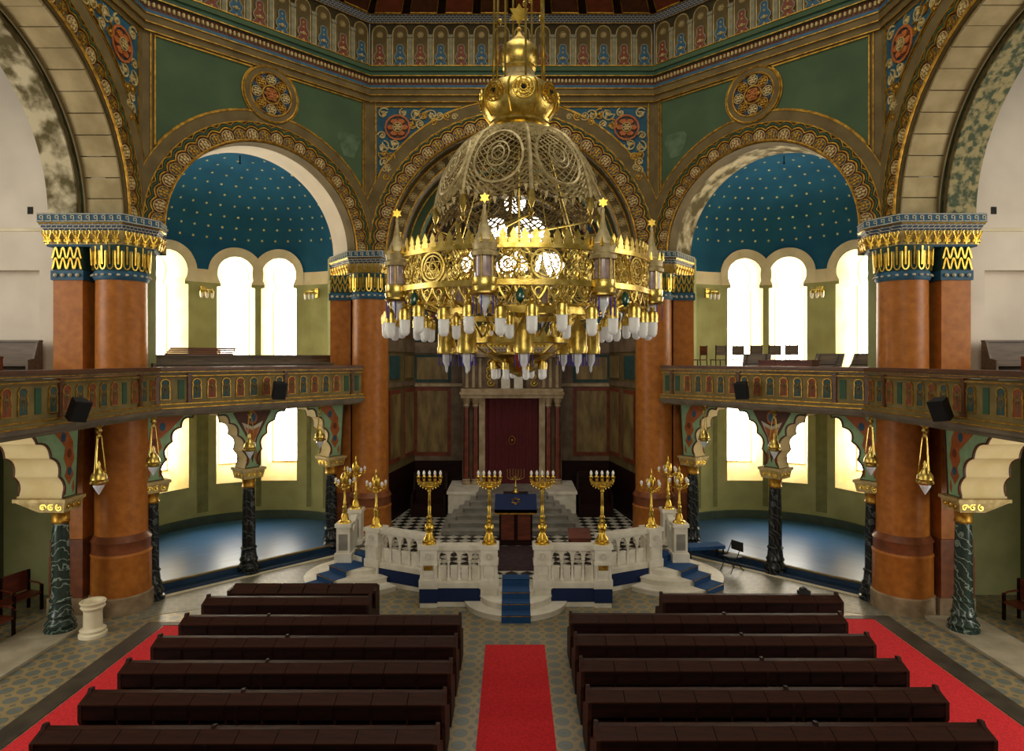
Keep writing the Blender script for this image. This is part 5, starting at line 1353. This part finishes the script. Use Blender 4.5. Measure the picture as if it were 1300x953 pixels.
# pierced lace dome: eight lobes of lattice with round medallions
prof = [(.54,10.92),(.78,10.84),(1.02,10.68),(1.22,10.45),(1.38,10.18),(1.5,9.88),(1.58,9.58),(1.62,9.3)]
def dome_at(f):
    x = f*(len(prof)-1); i = min(int(x), len(prof)-2); q = x-i
    return prof[i][0]+(prof[i+1][0]-prof[i][0])*q, prof[i][1]+(prof[i+1][1]-prof[i][1])*q
lats = [MB(), MB()]; NA, NR = 112, 30
def dome_f(i_, j_):
    lob = abs(math.sin(4*(2*PI*j_/NA-.12)))            # scalloped lower edge, eight lobes
    return min(i_/NR*(.86+.14*lob), 1)
for j in range(NA):
    for i in range(NR):
        if (i+j) % 2: continue
        def P(i_, j_):
            r, z = dome_at(dome_f(i_, j_)); a = 2*PI*j_/NA
            return (r*math.cos(a), r*math.sin(a), Z(z))
        am = (2*PI*j/NA-.12) % (2*PI/8) - PI/8; fm_ = dome_f(i+1, j)
        inside = (am/.31)**2+((fm_-.6)/.27)**2 < 1
        lats[1 if inside else 0].add([P(i,j), P(i+1,j-1), P(min(i+2,NR),j), P(i+1,j+1)], [(0,1,2,3)])
for lt, th in ((lats[0], .06), (lats[1], .028)):
    lo = obj('lace_dome', lt, M['lace_brass'], ch, smooth=None); lo['kind'] = 'stuff'
    wm = lo.modifiers.new('pierced', 'WIREFRAME'); wm.thickness = th; wm.use_replace = True; wm.use_even_offset = False
def on_dome(a, f, out=.0):
    r, z = dome_at(f); return Vector(((r+out)*math.cos(a), (r+out)*math.sin(a), Z(z)))
for k in range(8):
    ac = 2*PI*(k+.5)/8+.12
    for fc, rr in ((.6,.34),) :
        md = MB()
        for q in (1,.45,.25):
            path = []
            for j in range(26):
                b = 2*PI*j/26; r0, _ = dome_at(fc)
                path.append(on_dome(ac+.31*q*math.cos(b), min(max(fc+.27*q*math.sin(b),0),1), .02))
            md.tube(path, .03 if q == 1 else .016, 4, True)
        for j in range(0):
            b = 2*PI*j/12; r0, _ = dome_at(fc)
            md.tube([on_dome(ac+rr*.45*math.cos(b)/r0, fc+rr*.2*math.sin(b), .03), on_dome(ac+rr*1.35*math.cos(b)/r0, min(fc+rr*.5*math.sin(b),1), .03)], .014, 4)
        obj('lace_medallion', md, M['lace_brass'], ch)
    ar_ = 2*PI*k/8+.12
    obj('dome_rib', MB().tube([on_dome(ar_, f/10, .03) for f in range(11)], .04, 5), M['lace_brass'], ch)
    sc_ = MB()
    for j in range(7):
        a = ar_ + (2*PI/8)*(j+.5)/7; p = on_dome(a, min(.86+.14*math.sin(PI*(j+.5)/7), 1), .0)
        sc_.tube([p+Vector((0,0,0)), p+Vector((0,0,-.12))], .05, 4, taper=.012)
    obj('dome_fringe', sc_, M['lace_brass'], ch)
    p = on_dome(ar_, .93, .03)
    obj('dome_hook', MB().lathe([(.01,p.z-.5),(.05,p.z-.42),(.02,p.z-.34),(.06,p.z-.24),(.07,p.z-.1),(.03,p.z)], 8, (p.x,p.y)), M['brass'], ch)
# crown ring
RR = 2.5; ZT, ZBm = 8.3, 7.72
obj('ring_rail', MB().lathe([(RR-.04,Z(ZT-.04)),(RR+.05,Z(ZT-.04)),(RR+.05,Z(ZT+.04)),(RR-.04,Z(ZT+.04)),(RR-.04,Z(ZT-.04))], 64, cap=False), M['brass'], ch)
obj('ring_rail', MB().lathe([(RR-.04,Z(ZBm-.05)),(RR+.06,Z(ZBm-.05)),(RR+.06,Z(ZBm+.04)),(RR-.04,Z(ZBm+.04)),(RR-.04,Z(ZBm-.05))], 64, cap=False), M['brass'], ch)
obj('inner_rail', MB().lathe([(1.5,Z(7.3)),(1.56,Z(7.3)),(1.56,Z(7.42)),(1.5,Z(7.42)),(1.5,Z(7.3))], 48, cap=False), M['brass'], ch)
T0 = R(-90-13)
def cyl(a0, u, v, out=0.0):    # point on the ring: arc length u from angle a0, height v
    a = a0+u/RR; return Vector(((RR+out)*math.cos(a), (RR+out)*math.sin(a), Z(v)))
pan_mesh = None
SEC = 2*PI/8
zc_ = (ZT+ZBm)/2
# build one panel of filigree around angle 0 then copy it
fm = MB(); hwid = SEC*RR/2-.24
def rng(u, v, r, th, n=16, out=.0): fm.tube([cyl(0,u+r*math.cos(b),v+r*math.sin(b),out) for b in [2*PI*j/n for j in range(n)]], th, 4, True)
rng(0,zc_,.25,.026,24); rng(0,zc_,.19,.014,20)
for off_ in (0, PI):
    fm.tube([cyl(0,.18*math.cos(off_+PI/2+2*PI*k/3), zc_+.18*math.sin(off_+PI/2+2*PI*k/3)) for k in range(3)], .016, 4, True)
rng(0,zc_,.07,.012,12)
for sg in (-1,1):
    for u, v, r in ((.4,zc_+.13,.13),(.4,zc_-.13,.13),(.62,zc_+.0,.15),(.62,zc_+.2,.07),(.62,zc_-.2,.07),(.3,zc_+.25,.05),(.3,zc_-.25,.05)):
        if u < hwid+.1: rng(sg*u, v, r, .02, 14); rng(sg*u, v, r*.5, .014, 10)
        fm.tube([cyl(0,sg*u-r*.7,v-r*.7), cyl(0,sg*u+r*.7,v+r*.7)], .012, 4)
        fm.tube([cyl(0,sg*u-r*.7,v+r*.7), cyl(0,sg*u+r*.7,v-r*.7)], .012, 4)
for k in range(15):
    u = (k-7)*.105
    for d_ in (-1,1):
        if abs(u) > .27: fm.tube([cyl(0,u,ZBm+.05), cyl(0,u+d_*.12,zc_), cyl(0,u,ZT-.05)], .011, 4)
pan = fm.mesh('filigree_panel', M['brass'], 40)
cm = MB(); nfl = 9
for k in range(nfl):
    u = (k-(nfl-1)/2)*.175; a = u/RR; c_, s_ = math.cos(a), math.sin(a)
    pts = [(-.07,0),(.07,0),(.08,.08),(.045,.1),(.06,.15),(0,.26),(-.06,.15),(-.045,.1),(-.08,.08)]
    q = MB().prism(pts, -.012, .012); q.mat(Matrix.Rotation(a,4,'Z') @ Matrix.Translation((RR,0,Z(ZT+.03))) @ Matrix.Rotation(PI/2,4,'Z')); cm.join(q)
crest = cm.mesh('crest', M['brass'])
gm = MB()
for k in range(6):
    u = (k-2.5)*.26; a = u/RR
    arc = [(-.12,0)] + [(-.12+.24*j/8, -.02-.2*(1-abs(j/4-1))**.7) for j in range(9)] + [(.12,0)]
    gm.tube([cyl(0,u+x,ZBm-.05+z) for x,z in arc], .018, 4); 
    gm.tube([cyl(0,u+.06*math.cos(b),ZBm-.14+.06*math.sin(b)) for b in [2*PI*j/10 for j in range(10)]], .012, 4, True)
    gm.tube([cyl(0,u,ZBm-.2), cyl(0,u,ZBm-.36)], .02, 4, taper=.008); gm.ball(tuple(cyl(0,u,ZBm-.3)), .035, 6, 4)
fringe = gm.mesh('lower_fringe', M['brass'], 40)
bulb_cap = MB().lathe([(.02,.3),(.05,.27),(.03,.24),(.09,.2),(.105,.14),(.1,.06),(.105,.02)], 12).mesh('bulb_cap', M['brass'], 40)
bulb_gl = MB().lathe([(.002,-.26),(.05,-.25),(.085,-.2),(.09,-.1),(.09,.03)], 12).mesh('glass_tube', M['lamp_glass'], 50)
def hang_bulb(a, r, z, scale=1.0):
    o = place(bulb_cap, 'bulb_cap', ch, (r*math.cos(a), r*math.sin(a), Z(z)), a, scale=(scale,)*3); place(bulb_gl, 'glass_tube', o)
    return o
for k in range(8):
    ac = T0+SEC*(k+.5)
    place(pan, 'filigree_panel', ch, (0,0,0), ac); place(crest, 'crest', ch, (0,0,0), ac); place(fringe, 'lower_fringe', ch, (0,0,0), ac)
    o = obj('emerald_drop', MB().lathe([(.005,-.13),(.07,-.06),(.075,.02),(.04,.1),(.005,.14)], 10), M['emerald'], ch, (RR*1.01*math.cos(ac-.17),RR*1.01*math.sin(ac-.17),Z(7.5)))
    # turret lantern
    a = T0+SEC*k; c_, s_ = math.cos(a)*RR*1.02, math.sin(a)*RR*1.02
    tu = obj('turret', MB().lathe([(.19,7.5-CZ),(.23,7.53-CZ),(.2,7.57-CZ),(.22,7.64-CZ),(.2,7.68-CZ),(.21,7.78-CZ),(.16,7.8-CZ)], 12), M['brass'], ch, (c_,s_,0), a)
    obj('turret_glass', MB().lathe([(.16,Z(7.8)),(.16,Z(8.14))], 12), M['pink_glass'], tu)
    bars = MB()
    for j in range(6): b = 2*PI*j/6; bars.tube([(.18*math.cos(b),.18*math.sin(b),Z(7.76)),(.18*math.cos(b),.18*math.sin(b),Z(8.18))], .016, 4)
    obj('turret_bars', bars, M['brass'], tu)
    obj('turret_roof', MB().lathe([(.22,Z(8.12)),(.23,Z(8.18)),(.19,Z(8.22)),(.21,Z(8.32)),(.22,Z(8.36)),(.17,Z(8.4)),(.12,Z(8.5)),(.07,Z(8.62)),(.035,Z(8.76)),(.02,Z(8.9)),(.03,Z(8.94)),(.008,Z(8.99))], 12), M['lace_brass'], tu)
    tc_ = MB()
    for j in range(8): b = 2*PI*j/8; tc_.tube([(.21*math.cos(b),.21*math.sin(b),Z(8.32)),(.22*math.cos(b),.22*math.sin(b),Z(8.47))], .035, 4, taper=.006)
    obj('turret_crown', tc_, M['brass'], tu)
    sm = MB()
    for off_ in (0,PI): sm.prism([(.085*math.cos(off_+PI/2+2*PI*q/3), Z(9.05)+.085*math.sin(off_+PI/2+2*PI*q/3)) for q in range(3)], -.012-.006*(off_>0), .012+.006*(off_>0))
    obj('turret_star', sm.mat(Matrix.Rotation(-a,4,'Z')), M['gold'], tu, smooth=None)
    obj('turret_pendant', MB().lathe([(.003,Z(7.16)),(.02,Z(7.2)),(.03,Z(7.26)),(.1,Z(7.4)),(.09,Z(7.5))], 10), M['crystal'], tu)
    vd = MB()
    for j in range(6): b = 2*PI*j/6; vd.tube([(.19*math.cos(b),.19*math.sin(b),Z(7.5)),(.19*math.cos(b),.19*math.sin(b),Z(7.2))], .012, 4)
    stuff(obj('violet_beads', vd, M['bead_violet'], tu))
    # stays from the dome down to the ring
    hk = on_dome(2*PI*k/8+.12, .93, .03)
    for q in (-1,1): obj('stay_rod', MB().tube([hk-Vector((0,0,.45)), (RR*math.cos(a+q*.3),RR*math.sin(a+q*.3),Z(8.32))], .014, 4), M['brass'], ch)
    b = a+SEC*.5; obj('stay_rod', MB().tube([(.5*math.cos(b),.5*math.sin(b),Z(10.95)),(1.53*math.cos(b),1.53*math.sin(b),Z(7.4))], .012, 4), M['brass'], ch)
    b = a+SEC*.5; obj('ring_spoke', MB().tube([(1.53*math.cos(b),1.53*math.sin(b),Z(7.36)),(2.0*math.cos(b),2.0*math.sin(b),Z(7.5)),(RR*math.cos(b),RR*math.sin(b),Z(ZBm))], .03, 5), M['brass'], ch)
for k in range(32):
    a = T0+2*PI*(k+.5)/32; hang_bulb(a, 2.52+.06*(k%2), 7.12+.03*(k%3))
for k in range(12):
    a = T0+2*PI*(k+.25)/12; hang_bulb(a, 1.9, 7.05, .85)
# lower tier: six small lanterns with crystals, then a bowl with small bulbs
for k in range(8):
    a = T0+SEC*(k+.35); c_, s_ = 1.42*math.cos(a), 1.42*math.sin(a)
    l2 = obj('small_lantern', MB().lathe([(.02,Z(7.3)),(.04,Z(7.2)),(.1,Z(7.1)),(.17,Z(6.98)),(.17,Z(6.74)),(.19,Z(6.7)),(.18,Z(6.6)),(.14,Z(6.58))], 12), M['brass'], ch, (c_,s_,0))
    obj('crystal_drop', MB().lathe([(.004,Z(6.22)),(.025,Z(6.26)),(.03,Z(6.34)),(.09,Z(6.46)),(.1,Z(6.6))], 10), M['crystal'], l2, smooth=None)
    vd = MB()
    for j in range(6): b = 2*PI*j/6; vd.tube([(.15*math.cos(b),.15*math.sin(b),Z(6.58)),(.15*math.cos(b),.15*math.sin(b),Z(6.36))], .012, 4)
    stuff(obj('violet_beads', vd, M['bead_violet'], l2))
    obj('lantern_arm', MB().tube([(1.0*math.cos(a),1.0*math.sin(a),Z(6.86)),(1.25*math.cos(a),1.25*math.sin(a),Z(7.2)),(c_,s_,Z(7.28))], .022, 5), M['brass'], ch)
    b = a+.3; obj('inner_chain', MB().tube([(1.5*math.cos(b),1.5*math.sin(b),Z(7.3)),(.98*math.cos(b),.98*math.sin(b),Z(6.88))], .012, 4), M['brass'], ch)
obj('lower_ring', MB().lathe([(.96,Z(6.78)),(1.04,Z(6.8)),(1.04,Z(6.9)),(.96,Z(6.92)),(.96,Z(6.78))], 40, cap=False), M['brass'], ch)
lp = MB()
for k in range(28):
    a = 2*PI*k/28; q = MB().prism([(-.08,0),(.08,0),(.03,.1),(0,.2),(-.03,.1)], -.01, .01); q.mat(Matrix.Rotation(a,4,'Z') @ Matrix.Translation((1.0,0,Z(6.9))) @ Matrix.Rotation(PI/2,4,'Z')); lp.join(q)
stuff(obj('lower_crest', lp, M['brass'], ch))
obj('bowl', MB().lathe([(.03,Z(6.14)),(.1,Z(6.18)),(.3,Z(6.26)),(.42,Z(6.4)),(.62,Z(6.52)),(.66,Z(6.58)),(.62,Z(6.62))], 28), M['brass'], ch)
for k in range(8):
    a = 2*PI*k/8; obj('bowl_stay', MB().tube([(.62*math.cos(a),.62*math.sin(a),Z(6.58)),(.98*math.cos(a),.98*math.sin(a),Z(6.84))], .02, 5), M['brass'], ch)
    hang_bulb(a+.25, .5, 6.28, .72)
obj('centre_rod', MB().lathe([(.03,Z(6.6)),(.03,Z(7.3)),(.12,Z(7.4)),(.05,Z(7.5)),(.03,Z(7.7)),(.03,Z(10.95))], 10), M['brass'], ch)
